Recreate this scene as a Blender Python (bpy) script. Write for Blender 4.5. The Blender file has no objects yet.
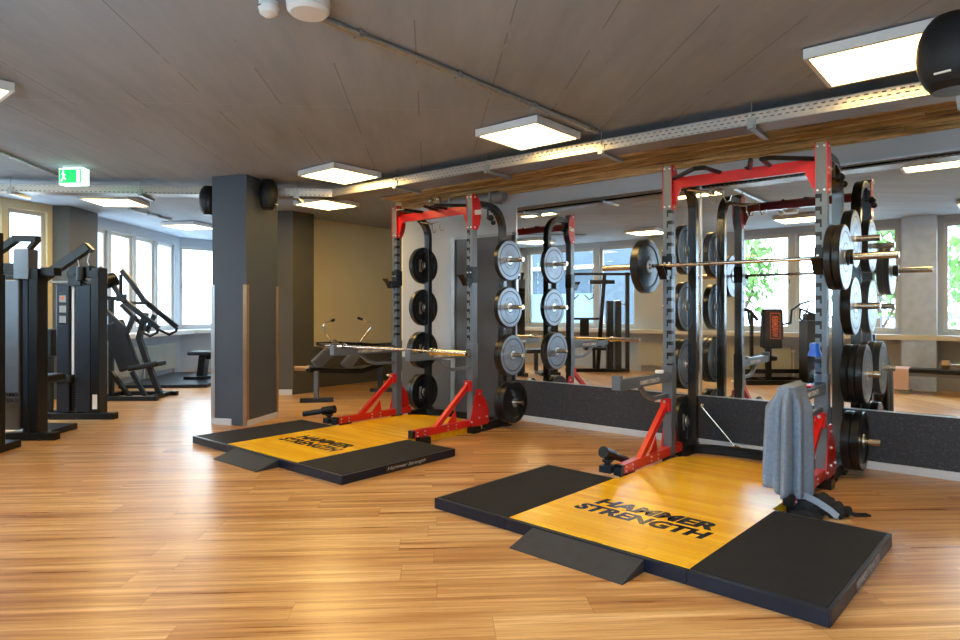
import bpy, math, random
from mathutils import Vector, Matrix, Euler
random.seed(7)
sc = bpy.context.scene
col = sc.collection
PI = math.pi

# ---------------------------------------------------------------- camera
cam_d = bpy.data.cameras.new('camera')
cam = bpy.data.objects.new('camera', cam_d); col.objects.link(cam)
cam.location = (0, 0, 1.277)
cam.rotation_euler = (PI / 2, 0, 0.706)
cam_d.sensor_width = 36.0
cam_d.lens = 24.0
cam_d.shift_y = -0.0102
cam_d.clip_start = 0.02
cam_d.clip_end = 300
sc.camera = cam
# ---------------------------------------------------------------- world and exposure
SKY = (0.66, 0.83, 1.0)
SKY_STRENGTH = 10.5
LAMP_COLOR = (1.0, 0.66, 0.24)
LAMP_STRENGTH = 18.0
w = bpy.data.worlds.new('sky'); sc.world = w; w.use_nodes = True
bg = w.node_tree.nodes['Background']
bg.inputs[0].default_value = (*SKY, 1); bg.inputs[1].default_value = SKY_STRENGTH
sc.view_settings.view_transform = 'Standard'
sc.view_settings.look = 'None'
sc.view_settings.gamma = 1
sc.view_settings.use_curve_mapping = False
sc.view_settings.exposure = 0.5
try:
    sc.cycles.max_bounces = 8
    sc.cycles.diffuse_bounces = 4
    sc.cycles.glossy_bounces = 5
    sc.cycles.transparent_max_bounces = 12
    sc.cycles.use_denoising = True
    sc.cycles.sample_clamp_indirect = 6
    sc.cycles.caustics_reflective = False
    sc.cycles.caustics_refractive = False
except Exception:
    pass

def portal(cx, cy, cz, wx, wz, rotz):
    l = bpy.data.lights.new('window_daylight', 'AREA'); l.shape = 'RECTANGLE'; l.size = wx; l.size_y = wz
    l.cycles.is_portal = True
    o = bpy.data.objects.new('window_daylight', l); col.objects.link(o)
    o.location = (cx, cy, cz); o.rotation_euler = (PI / 2, 0, rotz)   # local -Z looks along (sin rz, -cos rz) turned into the room
    return o

# ---------------------------------------------------------------- materials
class NT:
    def __init__(s, name):
        s.m = bpy.data.materials.new(name); s.m.use_nodes = True
        s.t = s.m.node_tree; s.b = s.t.nodes['Principled BSDF']; s.out = s.t.nodes['Material Output']
    def n(s, typ, **k):
        x = s.t.nodes.new(typ)
        for a, v in k.items(): setattr(x, a, v)
        return x
    def l(s, a, b): s.t.links.new(a, b)
    def math(s, op, a, b=None, c=None):
        x = s.n('ShaderNodeMath', operation=op)
        for i, v in enumerate((a, b, c)):
            if v is None: continue
            if isinstance(v, (int, float)): x.inputs[i].default_value = v
            else: s.l(v, x.inputs[i])
        return x.outputs[0]
    def mix(s, f, a, b, blend='MIX'):
        x = s.n('ShaderNodeMix', data_type='RGBA', blend_type=blend)
        for i, v in ((0, f), (6, a), (7, b)):
            if isinstance(v, (int, float)): x.inputs[i].default_value = v
            elif isinstance(v, tuple): x.inputs[i].default_value = (*v, 1)
            else: s.l(v, x.inputs[i])
        return x.outputs[2]
    def pos(s): return s.n('ShaderNodeNewGeometry').outputs['Position']
    def obj(s): return s.n('ShaderNodeTexCoord').outputs['Object']
    def noise(s, vec, scale, detail=3, rough=0.5):
        x = s.n('ShaderNodeTexNoise'); x.inputs['Scale'].default_value = scale; x.inputs['Detail'].default_value = detail
        x.inputs['Roughness'].default_value = rough
        s.l(vec, x.inputs['Vector']); return x.outputs[0]
    def mapping(s, vec, loc=(0, 0, 0), rot=(0, 0, 0), scale=(1, 1, 1)):
        x = s.n('ShaderNodeMapping'); s.l(vec, x.inputs[0])
        x.inputs[1].default_value = loc; x.inputs[2].default_value = rot; x.inputs[3].default_value = scale
        return x.outputs[0]
    def ramp(s, f, stops):
        x = s.n('ShaderNodeValToRGB'); s.l(f, x.inputs[0])
        e = x.color_ramp.elements
        while len(e) < len(stops): e.new(0.5)
        for i, (p, c) in enumerate(stops): e[i].position = p; e[i].color = (*c, 1)
        return x.outputs[0]
    def bump(s, h, strength, dist=0.01):
        x = s.n('ShaderNodeBump'); x.inputs['Strength'].default_value = strength; x.inputs['Distance'].default_value = dist
        s.l(h, x.inputs['Height']); s.l(x.outputs[0], s.b.inputs['Normal'])

def srgb(r, g, b):
    f = lambda v: (v / 255 / 12.92) if v / 255 <= 0.04045 else ((v / 255 + 0.055) / 1.055) ** 2.4
    return (f(r), f(g), f(b))

def mat(name, c, rough=0.5, metal=0.0, var=0.0, vs=8.0, bump=0.0, bs=60.0, emit=0.0, spec=0.5, coat=0.0):
    t = NT(name)
    t.b.inputs['Base Color'].default_value = (*c, 1); t.b.inputs['Roughness'].default_value = rough
    t.b.inputs['Metallic'].default_value = metal; t.b.inputs['Specular IOR Level'].default_value = spec
    t.b.inputs['Coat Weight'].default_value = coat
    v = t.obj()
    f = t.noise(v, vs, 4)
    if var:
        lo = tuple(x * (1 - var) for x in c); hi = tuple(min(1, x * (1 + var)) for x in c)
        t.l(t.ramp(f, [(0.3, lo), (0.7, hi)]), t.b.inputs['Base Color'])
    if bump:
        t.bump(t.noise(v, bs, 3), bump, 0.004)
    if emit:
        t.b.inputs['Emission Color'].default_value = (*c, 1); t.b.inputs['Emission Strength'].default_value = emit
    return t.m

M = {}
M['steel_grey'] = mat('grey_powder_coat', srgb(104, 112, 120), 0.38, 0.35, 0.06)
M['black'] = mat('black_powder_coat', srgb(17, 19, 22), 0.34, 0.1, 0.1, spec=0.35)
M['black_gloss'] = mat('black_gloss', srgb(20, 22, 26), 0.2, 0.0, 0.05, spec=0.7)
M['red'] = mat('red_powder_coat', srgb(200, 22, 18), 0.33, 0.0, 0.08, coat=0.3)
M['chrome'] = mat('bright_steel', srgb(205, 195, 180), 0.22, 1.0, 0.05)
M['bolt'] = mat('zinc_bolt', srgb(225, 225, 225), 0.3, 0.9)
M['rubber'] = mat('rubber_mat', srgb(31, 33, 38), 0.66, 0.0, 0.16, 9, 0.3, 180, spec=0.18)
M['rim'] = mat('platform_rim', srgb(18, 26, 42), 0.38, 0.2, 0.15, 10, spec=0.4)
M['ramp'] = mat('ramp_rubber', srgb(54, 56, 60), 0.6, 0.0, 0.08, 12, 0.2, 140, spec=0.2)
M['plate_black'] = mat('plate_rubber', srgb(19, 21, 24), 0.3, 0.0, 0.1, spec=0.45)
M['plate_sheen'] = mat('plate_face_sheen', srgb(140, 154, 168), 0.34, 0.35, 0.08)  # window daylight reflected on black plates, put into the face colour
M['hub'] = mat('plate_hub', srgb(190, 195, 200), 0.3, 0.8)
M['pad'] = mat('upholstery', srgb(26, 28, 32), 0.5, 0.0, 0.08, 20, 0.15, 200, spec=0.3)
M['shroud'] = mat('machine_shroud', srgb(36, 42, 52), 0.36, 0.3, 0.06, spec=0.35)
M['shroud_silver'] = mat('machine_silver', srgb(112, 116, 122), 0.34, 0.6, 0.05)
M['white_print'] = mat('white_print', srgb(232, 232, 230), 0.5)
M['grey_print'] = mat('grey_print', srgb(150, 152, 156), 0.5)
M['black_print'] = mat('black_print', srgb(20, 18, 14), 0.25)
M['orange_print'] = mat('orange_print', srgb(225, 110, 60), 0.5)
M['white_plastic'] = mat('white_plastic', srgb(226, 228, 230), 0.4)
M['galv'] = mat('galvanised', srgb(170, 172, 172), 0.35, 0.7, 0.12, 30)
M['pillar'] = mat('pillar_paint', srgb(71, 80, 92), 0.6, 0.0, 0.04, 2, 0.1, 120)
M['dark_paint'] = mat('dark_wall_paint', srgb(82, 82, 78), 0.6, 0.0, 0.05, 2)
M['wall_light'] = mat('wall_light_paint', srgb(176, 182, 188), 0.7, 0.0, 0.03, 1.5, 0.1, 90)
M['wall_beige'] = mat('wall_beige_paint', srgb(222, 210, 168), 0.65, 0.0, 0.03, 1.5, 0.1, 90)
M['win_frame'] = mat('window_frame', srgb(196, 196, 190), 0.4)
M['sill'] = mat('window_sill', srgb(214, 214, 210), 0.4)
M['skirt'] = mat('skirting', srgb(206, 212, 220), 0.5)
M['copper'] = mat('corner_guard', srgb(170, 140, 112), 0.35, 0.6, 0.1)
M['silver_guard'] = mat('corner_guard_silver', srgb(195, 200, 205), 0.35, 0.6, 0.1)
M['radiator'] = mat('radiator', srgb(190, 190, 178), 0.5)
M['door_dark'] = mat('door_panel', srgb(72, 76, 82), 0.45, 0.0, 0.05)
M['duct'] = mat('pipe_grey', srgb(150, 155, 158), 0.4, 0.4)
M['leaf'] = mat('leaf_green', srgb(96, 132, 60), 0.6, 0.0, 0.35, 3)
M['bark'] = mat('bark', srgb(90, 72, 56), 0.9, 0.0, 0.2, 6)
M['ground'] = mat('outdoor_ground', srgb(170, 168, 160), 0.9, 0.0, 0.1, 1)
M['facade'] = mat('facade', srgb(226, 226, 222), 0.9, 0.0, 0.04, 1)
M['facade_glass'] = mat('facade_glass', srgb(140, 160, 180), 0.15)
M['dimming_wall'] = mat('dimming_wall', srgb(62, 74, 84), 0.8, 0.0, 0.1, 2)  # dark tone keeps the added building from blowing out
M['dimming_glass'] = mat('dimming_glass', srgb(40, 56, 70), 0.3)
M['towel'] = mat('grey_towel', srgb(132, 146, 164), 0.95, 0.0, 0.12, 60, 0.8, 500, spec=0.1)
M['towel_band'] = mat('grey_towel_band', srgb(150, 164, 182), 0.9, 0.0, 0.08, 60, 0.4, 500, spec=0.1)
M['pink_towel'] = mat('pink_towel', srgb(222, 190, 186), 0.95, 0.0, 0.05, 40, 0.6, 400, spec=0.1)
M['dark_towel'] = mat('dark_towel', srgb(60, 52, 54), 0.95, 0.0, 0.08, 40, 0.6, 400, spec=0.1)
M['black_cloth'] = mat('black_cloth', srgb(24, 25, 28), 0.8, 0.0, 0.2, 40, 0.6, 200)
M['blue_cap'] = mat('blue_plastic', srgb(30, 90, 200), 0.3)
M['green_sign'] = mat('sign_green', srgb(20, 175, 90), 0.4, emit=1.2)
M['white_sign'] = mat('sign_white', srgb(215, 255, 235), 0.4, emit=1.6)

t = NT('lamp_diffuser')
t.b.inputs['Base Color'].default_value = (0.9, 0.85, 0.75, 1)
t.b.inputs['Emission Color'].default_value = (*LAMP_COLOR, 1); t.b.inputs['Emission Strength'].default_value = LAMP_STRENGTH
M['lamp'] = t.m

# glass
def glass(name, tint, refl=0.08, diffuse=0.0):
    t = NT(name)
    tr = t.n('ShaderNodeBsdfTransparent'); tr.inputs[0].default_value = (*tint, 1)
    gl = t.n('ShaderNodeBsdfGlossy'); gl.inputs['Roughness'].default_value = 0.02
    lw = t.n('ShaderNodeLayerWeight'); lw.inputs[0].default_value = 0.5
    fr = t.math('ADD', 0.03, t.math('MULTIPLY', t.math('POWER', lw.outputs['Facing'], 5.0), 0.9))
    mx = t.n('ShaderNodeMixShader'); t.l(fr, mx.inputs[0]); t.l(tr.outputs[0], mx.inputs[1]); t.l(gl.outputs[0], mx.inputs[2])
    t.l(mx.outputs[0], t.out.inputs[0])
    return t.m
M['glass'] = glass('window_glass', (0.93, 0.96, 0.97))
M['bottle'] = glass('bottle_plastic', (0.72, 0.82, 0.92))
t = NT('frosted_film')
t.b.inputs['Base Color'].default_value = (*srgb(150, 168, 180), 1); t.b.inputs['Roughness'].default_value = 0.5
tl = t.n('ShaderNodeBsdfTranslucent'); tl.inputs[0].default_value = (0.50, 0.60, 0.65, 1)
mx = t.n('ShaderNodeMixShader'); mx.inputs[0].default_value = 0.75
t.l(t.b.outputs[0], mx.inputs[1]); t.l(tl.outputs[0], mx.inputs[2]); t.l(mx.outputs[0], t.out.inputs[0])
M['frosted'] = t.m

# mirror: pale diffuse haze mixed in for the glare over faint smudges
t = NT('mirror_silver')
t.b.inputs['Base Color'].default_value = (0.88, 0.92, 0.95, 1); t.b.inputs['Metallic'].default_value = 1.0
sm = t.noise(t.mapping(t.pos(), rot=(0, 0.5, 0), scale=(0.8, 1, 1.6)), 1.3, 3)
hz = t.n('ShaderNodeMapRange'); hz.inputs[1].default_value = 0.45; hz.inputs[2].default_value = 0.75; hz.inputs[3].default_value = 0.0; hz.inputs[4].default_value = 0.1
t.l(sm, hz.inputs[0])
t.b.inputs['Roughness'].default_value = 0.0
df = t.n('ShaderNodeBsdfDiffuse'); df.inputs[0].default_value = (0.75, 0.8, 0.85, 1)
mx = t.n('ShaderNodeMixShader'); t.l(hz.outputs[0], mx.inputs[0]); t.l(t.b.outputs[0], mx.inputs[1]); t.l(df.outputs[0], mx.inputs[2]); t.l(mx.outputs[0], t.out.inputs[0])
M['mirror'] = t.m

def plank_mat(name, rot, width, length, tones, grain_c, rough, gap=0.0025, grain=0.5, streak=1.0, ug=0.55, vg=9.0, pv=0.5):
    t = NT(name)
    p = t.mapping(t.pos(), rot=(0, 0, -rot))
    sp = t.n('ShaderNodeSeparateXYZ'); t.l(p, sp.inputs[0])
    u, v = sp.outputs[0], sp.outputs[1]
    vr = t.math('DIVIDE', v, width); row = t.math('FLOOR', vr); vf = t.math('FRACT', vr)
    wn = t.n('ShaderNodeTexWhiteNoise', noise_dimensions='1D'); t.l(row, wn.inputs['W'])
    ur = t.math('ADD', t.math('DIVIDE', u, length), t.math('MULTIPLY', wn.outputs[0], 7.3)); cid = t.math('FLOOR', ur); uf = t.math('FRACT', ur)
    cb = t.n('ShaderNodeCombineXYZ'); t.l(row, cb.inputs[0]); t.l(cid, cb.inputs[1])
    w2 = t.n('ShaderNodeTexWhiteNoise', noise_dimensions='3D'); t.l(cb.outputs[0], w2.inputs['Vector'])
    pid = w2.outputs[0]
    # grain coordinates, shifted per plank
    g = t.n('ShaderNodeCombineXYZ'); t.l(t.math('MULTIPLY', u, ug), g.inputs[0]); t.l(t.math('MULTIPLY', v, vg), g.inputs[1]); t.l(t.math('MULTIPLY', pid, 30.0), g.inputs[2])
    n1 = t.noise(g.outputs[0], 1.6, 5, 0.6)
    g2 = t.n('ShaderNodeCombineXYZ'); t.l(t.math('MULTIPLY', u, 1.6), g2.inputs[0]); t.l(t.math('MULTIPLY', v, 60.0), g2.inputs[1]); t.l(t.math('MULTIPLY', pid, 11.0), g2.inputs[2])
    n2 = t.noise(g2.outputs[0], 2.2, 4, 0.6)
    base = t.ramp(t.math('ADD', t.math('MULTIPLY', t.math('SUBTRACT', n1, 0.5), streak), t.math('ADD', 0.5 - pv / 2, t.math('MULTIPLY', pid, pv))),
                  [(i / (len(tones) - 1), c) for i, c in enumerate(tones)])
    c2 = t.mix(t.math('MULTIPLY', t.math('GREATER_THAN', n2, 0.56), grain), base, grain_c)
    # seams
    e1 = t.math('LESS_THAN', vf, gap / width); e2 = t.math('LESS_THAN', uf, gap / length)
    seam = t.math('MAXIMUM', e1, e2)
    c3 = t.mix(t.math('MULTIPLY', seam, 0.55), c2, tuple(x * 0.35 for x in grain_c))
    t.l(c3, t.b.inputs['Base Color'])
    r = t.math('ADD', rough, t.math('MULTIPLY', n1, 0.1)); t.l(r, t.b.inputs['Roughness'])
    t.b.inputs['Specular IOR Level'].default_value = 0.5
    t.bump(t.math('SUBTRACT', n2, t.math('MULTIPLY', seam, 2.0)), 0.08, 0.002)
    return t.m
M['floor'] = plank_mat('oak_plank_floor', math.radians(44), 0.19, 1.28,
    [srgb(140, 88, 42), srgb(180, 128, 72), srgb(208, 162, 104), srgb(230, 192, 140)], srgb(156, 106, 60), 0.24, streak=2.3, grain=0.4, ug=0.45, vg=13.0, pv=0.28)
M['deck_wood'] = plank_mat('lacquered_yellow_wood', math.radians(-1), 0.057, 0.9,
    [srgb(222, 156, 10), srgb(240, 180, 18), srgb(250, 196, 28), srgb(255, 210, 50)], srgb(222, 158, 14), 0.19, gap=0.0012, grain=0.25, streak=0.7)

# concrete ceiling with board lines
t = NT('board_marked_concrete')
p = t.mapping(t.pos(), rot=(0, 0, -PI / 4))
sp = t.n('ShaderNodeSeparateXYZ'); t.l(p, sp.inputs[0])
a = t.math('FRACT', t.math('ADD', t.math('DIVIDE', sp.outputs[0], 0.5), 0.16)); ln = t.math('LESS_THAN', a, 0.016)
brk = t.math('GREATER_THAN', t.noise(t.mapping(t.pos(), scale=(1, 1, 1)), 1.7, 4), 0.47)
b_ = t.math('FRACT', t.math('DIVIDE', sp.outputs[1], 2.4)); ln2 = t.math('LESS_THAN', b_, 0.0022)
n1 = t.noise(t.mapping(p, scale=(5, 0.7, 1)), 1.2, 6, 0.65)
n3 = t.noise(t.pos(), 0.5, 3)
cc = t.ramp(t.math('ADD', t.math('MULTIPLY', n1, 0.6), t.math('MULTIPLY', n3, 0.4)), [(0.32, srgb(138, 150, 166)), (0.52, srgb(155, 166, 181)), (0.72, srgb(168, 178, 190))])
c2 = t.mix(t.math('MULTIPLY', t.math('MULTIPLY', ln, brk), 0.5), cc, srgb(84, 84, 88))
c3 = t.mix(t.math('MULTIPLY', ln2, 0.5), c2, srgb(200, 200, 200))
t.l(c3, t.b.inputs['Base Color']); t.b.inputs['Roughness'].default_value = 0.75
t.bump(n1, 0.15, 0.01)
M['ceiling'] = t.m

# speckled rubber panel under the mirror
t = NT('speckled_rubber_panel')
n = t.noise(t.obj(), 55, 3, 0.7)
t.l(t.ramp(n, [(0.35, srgb(44, 46, 52)), (0.6, srgb(56, 58, 66)), (0.72, srgb(92, 96, 106))]), t.b.inputs['Base Color'])
t.b.inputs['Roughness'].default_value = 0.7
M['speckle'] = t.m

# rough timber
t = NT('rough_timber')
n = t.noise(t.mapping(t.obj(), scale=(1.2, 30, 30)), 1.5, 6, 0.7)
t.l(t.ramp(n, [(0.36, srgb(110, 80, 44)), (0.5, srgb(196, 156, 98)), (0.66, srgb(236, 204, 146))]), t.b.inputs['Base Color'])
t.b.inputs['Roughness'].default_value = 0.85
t.bump(n, 0.6, 0.01)
M['timber'] = t.m

# perforated galvanised sheet: slots are real holes
def perforated(name, c, ax, ay, px, py, fx, fy, rough=0.4):
    t = NT(name)
    t.b.inputs['Base Color'].default_value = (*c, 1); t.b.inputs['Metallic'].default_value = 0.6; t.b.inputs['Roughness'].default_value = rough
    sp = t.n('ShaderNodeSeparateXYZ'); t.l(t.obj(), sp.inputs[0])
    v = t.math('DIVIDE', sp.outputs[ay], py); r = t.math('FLOOR', v)
    u = t.math('ADD', t.math('DIVIDE', sp.outputs[ax], px), t.math('MULTIPLY', r, 0.5))
    hole = t.math('MULTIPLY', t.math('LESS_THAN', t.math('FRACT', u), fx), t.math('LESS_THAN', t.math('ABSOLUTE', t.math('SUBTRACT', t.math('FRACT', v), 0.5)), fy / 2))
    tr = t.n('ShaderNodeBsdfTransparent'); mx = t.n('ShaderNodeMixShader')
    t.l(hole, mx.inputs[0]); t.l(t.b.outputs[0], mx.inputs[1]); t.l(tr.outputs[0], mx.inputs[2]); t.l(mx.outputs[0], t.out.inputs[0])
    return t.m
M['tray_side'] = perforated('tray_side_sheet', srgb(205, 200, 192), 0, 2, 0.05, 0.028, 0.5, 0.3)
M['tray_base'] = perforated('tray_base_sheet', srgb(150, 142, 140), 0, 1, 0.06, 0.06, 0.35, 0.14)

# ---------------------------------------------------------------- geometry helpers
def basis(d, up=(0, 0, 1)):
    d = Vector(d).normalized(); up = Vector(up)
    if abs(d.dot(up)) > 0.98: up = Vector((0, 1, 0)) if abs(d.y) < 0.9 else Vector((1, 0, 0))
    x = d.cross(up).normalized(); y = x.cross(d).normalized()
    return d, x, y

class MB:
    def __init__(s): s.v = []; s.f = []; s.mi = []
    def add(s, vs, fs, mi=0):
        o = len(s.v); s.v += [tuple(v) for v in vs]
        for f in fs: s.f.append([i + o for i in f]); s.mi.append(mi)
        return s
    def box(s, x0, x1, y0, y1, z0, z1, mi=0):
        vs = [(x, y, z) for z in (z0, z1) for y in (y0, y1) for x in (x0, x1)]
        return s.add(vs, [(0, 2, 3, 1), (4, 5, 7, 6), (0, 1, 5, 4), (2, 6, 7, 3), (0, 4, 6, 2), (1, 3, 7, 5)], mi)
    def bar(s, p, q, w_, h_, mi=0, up=(0, 0, 1)):
        p, q = Vector(p), Vector(q); d, x, y = basis(q - p, up)
        r = [(-w_ / 2, -h_ / 2), (w_ / 2, -h_ / 2), (w_ / 2, h_ / 2), (-w_ / 2, h_ / 2)]
        vs = [p + x * a + y * b for a, b in r] + [q + x * a + y * b for a, b in r]
        return s.add(vs, [(3, 2, 1, 0), (4, 5, 6, 7), (0, 1, 5, 4), (1, 2, 6, 5), (2, 3, 7, 6), (3, 0, 4, 7)], mi)
    def sweep(s, pts, prof, mi=0, up=(0, 0, 1)):
        pts = [Vector(p) for p in pts]; n = len(pts); m = len(prof); vs = []
        dirs = [(pts[min(i + 1, n - 1)] - pts[max(i - 1, 0)]).normalized() for i in range(n)]
        seg = [(pts[i + 1] - pts[i]).normalized() for i in range(n - 1)]
        x = None
        for i in range(n):
            d = dirs[i] if 0 < i < n - 1 else (seg[0] if i == 0 else seg[-1])
            if 0 < i < n - 1: d = (seg[i - 1] + seg[i]).normalized()
            if x is None: _, x, y = basis(d, up)
            else:
                x = (x - d * x.dot(d)); x.normalize(); y = x.cross(d).normalized()
            k = 1.0
            if 0 < i < n - 1:
                c = max(0.35, seg[i - 1].dot(d)); k = 1 / c
            # stretch across the bend
            bend = Vector((0, 0, 0))
            if 0 < i < n - 1: bend = (seg[i] - seg[i - 1])
            if bend.length > 1e-6: bend.normalize()
            for a, b in prof:
                o = x * a + y * b
                if bend.length > 0.5: o = o + bend * (o.dot(bend) * (k - 1))
                vs.append(pts[i] + o)
        fs = [tuple(range(m - 1, -1, -1)), tuple(range((n - 1) * m, n * m))]
        for i in range(n - 1):
            for j in range(m):
                k2 = (j + 1) % m
                fs.append((i * m + j, i * m + k2, (i + 1) * m + k2, (i + 1) * m + j))
        return s.add(vs, fs, mi)
    def tube(s, pts, r, n=12, mi=0):
        return s.sweep(pts, [(r * math.cos(2 * PI * j / n), r * math.sin(2 * PI * j / n)) for j in range(n)], mi)
    def rect(s, pts, w_, h_, mi=0, up=(0, 0, 1)):
        return s.sweep(pts, [(-w_ / 2, -h_ / 2), (w_ / 2, -h_ / 2), (w_ / 2, h_ / 2), (-w_ / 2, h_ / 2)], mi, up)
    def lathe(s, prof, o, d, n=24, mi=0):
        o = Vector(o); d, x, y = basis(d); vs = []; m = len(prof)
        for i in range(n):
            a = 2 * PI * i / n; e = x * math.cos(a) + y * math.sin(a)
            for r, h in prof: vs.append(o + d * h + e * r)
        fs = []
        for i in range(n):
            j = (i + 1) % n
            for k in range(m - 1): fs.append((i * m + k, j * m + k, j * m + k + 1, i * m + k + 1))
        if prof[0][0] > 1e-6: fs.append(tuple(i * m for i in range(n))[::-1])
        if prof[-1][0] > 1e-6: fs.append(tuple(i * m + m - 1 for i in range(n)))
        return s.add(vs, fs, mi)
    def cyl(s, p, q, r, n=16, mi=0, r2=None):
        p, q = Vector(p), Vector(q)
        return s.lathe([(r, 0), (r2 if r2 is not None else r, (q - p).length)], p, q - p, n, mi)
    def prism(s, poly, o, u, v, th, mi=0):
        o, u, v = Vector(o), Vector(u), Vector(v); nrm = u.cross(v).normalized(); m = len(poly)
        a = [o + u * x + v * y for x, y in poly]; b = [p + nrm * th for p in a]
        fs = [tuple(range(m - 1, -1, -1)), tuple(range(m, 2 * m))] + [(i, (i + 1) % m, (i + 1) % m + m, i + m) for i in range(m)]
        return s.add(a + b, fs, mi)
    def ball(s, c, r, n=16, sc_=(1, 1, 1), mi=0):
        o = len(s.v); m = n // 2
        s.lathe([(max(1e-7, r * math.sin(PI * k / m)), -r * math.cos(PI * k / m)) for k in range(m + 1)], (0, 0, 0), (0, 0, 1), n, mi)
        for i in range(o, len(s.v)):
            v = s.v[i]; s.v[i] = (c[0] + v[0] * sc_[0], c[1] + v[1] * sc_[1], c[2] + v[2] * sc_[2])
        return s
    def build(s, name, m, parent=None, loc=(0, 0, 0), rz=0.0, bevel=0.0, smooth=True, rot=None):
        me = bpy.data.meshes.new(name); me.from_pydata(s.v, [], s.f); me.update()
        import bmesh
        b = bmesh.new(); b.from_mesh(me)
        bmesh.ops.remove_doubles(b, verts=b.verts, dist=1e-6)
        bmesh.ops.recalc_face_normals(b, faces=b.faces) ; b.to_mesh(me); b.free()
        for k in (m if isinstance(m, (list, tuple)) else [m]): me.materials.append(M[k])
        if len(me.polygons) == len(s.mi): me.polygons.foreach_set('material_index', s.mi)
        if smooth:
            me.polygons.foreach_set('use_smooth', [True] * len(me.polygons)); me.set_sharp_from_angle(angle=0.6)
        o = bpy.data.objects.new(name, me); col.objects.link(o)
        if parent is not None: o.parent = parent
        o.location = loc; o.rotation_euler = rot if rot else (0, 0, rz)
        if bevel:
            bv = o.modifiers.new('soft_edge', 'BEVEL'); bv.width = bevel; bv.segments = 2; bv.limit_method = 'ANGLE'; bv.angle_limit = 0.7
            bv.harden_normals = True
        return o

def empty(name, loc=(0, 0, 0), rz=0.0):
    o = bpy.data.objects.new(name, None); col.objects.link(o); o.location = loc; o.rotation_euler = (0, 0, rz)
    o.empty_display_size = 0.1
    return o
def tag(o, label, cat, group=None, kind=None):
    o['label'] = label; o['category'] = cat
    if group: o['group'] = group
    if kind: o['kind'] = kind
    return o
def struct(o): o['kind'] = 'structure'; return o
def copy_tree(o, parent=None):
    c = o.copy(); col.objects.link(c)
    if parent is not None: c.parent = parent
    for ch in list(o.children): copy_tree(ch, c)
    return c
def cloth_strip(path, x0, x1, th):
    """A strip of cloth lying along path [(y, z)], from x0 to x1."""
    m_ = MB(); n = len(path); P = [Vector((0, a, b)) for a, b in path]; nn = []
    for i in range(n):
        d = (P[min(i + 1, n - 1)] - P[max(i - 1, 0)]).normalized(); nn.append(Vector((0, d.z, -d.y)))
    o = [p + q * th for p, q in zip(P, nn)]
    poly = [(p.y, p.z) for p in P] + [(p.y, p.z) for p in reversed(o)]
    vs = [(x0, a, b) for a, b in poly] + [(x1, a, b) for a, b in poly]; m = len(poly)
    fs = [(i, (i + 1) % m, (i + 1) % m + m, i + m) for i in range(m)]
    for i in range(n - 1): fs += [(i, i + 1, m - 2 - i, m - 1 - i), (i + m, 2 * m - 1 - i, 2 * m - 2 - i, i + 1 + m)]
    return m_.add(vs, fs)
def lettering(body, mt, parent, o, u, v, w_, h_, bold=0.0, shear=0.0, ext=0.0006, name='lettering', line=0.85):
    """Text fitted into a w_ x h_ box whose lower left corner is o, reading along u, up along v."""
    cu = bpy.data.curves.new(name, 'FONT'); cu.body = body; cu.size = 1; cu.offset = bold; cu.shear = shear; cu.extrude = 0.01
    cu.space_line = line; cu.resolution_u = 3; cu.align_x = 'CENTER'
    tmp = bpy.data.objects.new(name, cu); col.objects.link(tmp)
    me = bpy.data.meshes.new_from_object(tmp.evaluated_get(bpy.context.evaluated_depsgraph_get()))
    bpy.data.objects.remove(tmp)
    xs = [q.co.x for q in me.vertices]; ys = [q.co.y for q in me.vertices]
    x0, x1, y0, y1 = min(xs), max(xs), min(ys), max(ys)
    o, u, v = Vector(o), Vector(u).normalized(), Vector(v).normalized(); nn = u.cross(v).normalized()
    for q in me.vertices:
        a = (q.co.x - x0) / (x1 - x0) * w_; b = (q.co.y - y0) / (y1 - y0) * h_; c = ext * (1 if q.co.z > 0 else -0.3)
        q.co = o + u * a + v * b + nn * c
    me.materials.clear(); me.materials.append(M[mt])
    ob = bpy.data.objects.new(name, me); col.objects.link(ob); ob.parent = parent
    return ob

# ---------------------------------------------------------------- the room
CZ = 2.778
WY = 5.995
BY = -0.48
OUT = [(3.15, -.66), (3.15, 6.15), (-6.45, 6.15), (-6.45, 9.15), (-9.07, 9.15), (-9.07, 5.62), (-13.42, 7.80), (-13.46, 6.0), (-11.15, 3.36), (-10.82, 3.0), (-9.46, -.66)]
struct(MB().prism(OUT, (0, 0, -.15), (1, 0, 0), (0, 1, 0), .15).build('floor', 'floor', smooth=False))
struct(MB().prism(OUT, (0, 0, CZ), (1, 0, 0), (0, 1, 0), .2).build('ceiling', 'ceiling', smooth=False))
wb = MB(); wb.box(-6.5, 3.1, WY, WY + 0.15, 0, CZ)
struct(wb.build('wall_back', 'wall_light', smooth=False))
struct(MB().box(3.0, 3.15, BY - .15, WY, 0, CZ).build('wall_right', 'wall_light', smooth=False))
struct(MB().box(-6.65, -6.5, WY, 9.15, 0, CZ).build('wall_recess_right', 'wall_beige', smooth=False))
struct(MB().box(-8.92, -6.65, 9.0, 9.15, 0, CZ).build('wall_recess_back', 'wall_beige', smooth=False))
struct(MB().box(-9.07, -8.92, 5.93, 9.15, 0, CZ).build('wall_recess_left', 'wall_beige', smooth=False))
struct(MB().box(-8.92, -8.895, 5.94, 9.0, 0, 0.68).build('trim_1', 'dark_paint', smooth=False))
struct(MB().box(-8.895, -6.65, 8.97, 9.0, 0, 0.68).build('trim_2', 'dark_paint', smooth=False))
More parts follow.
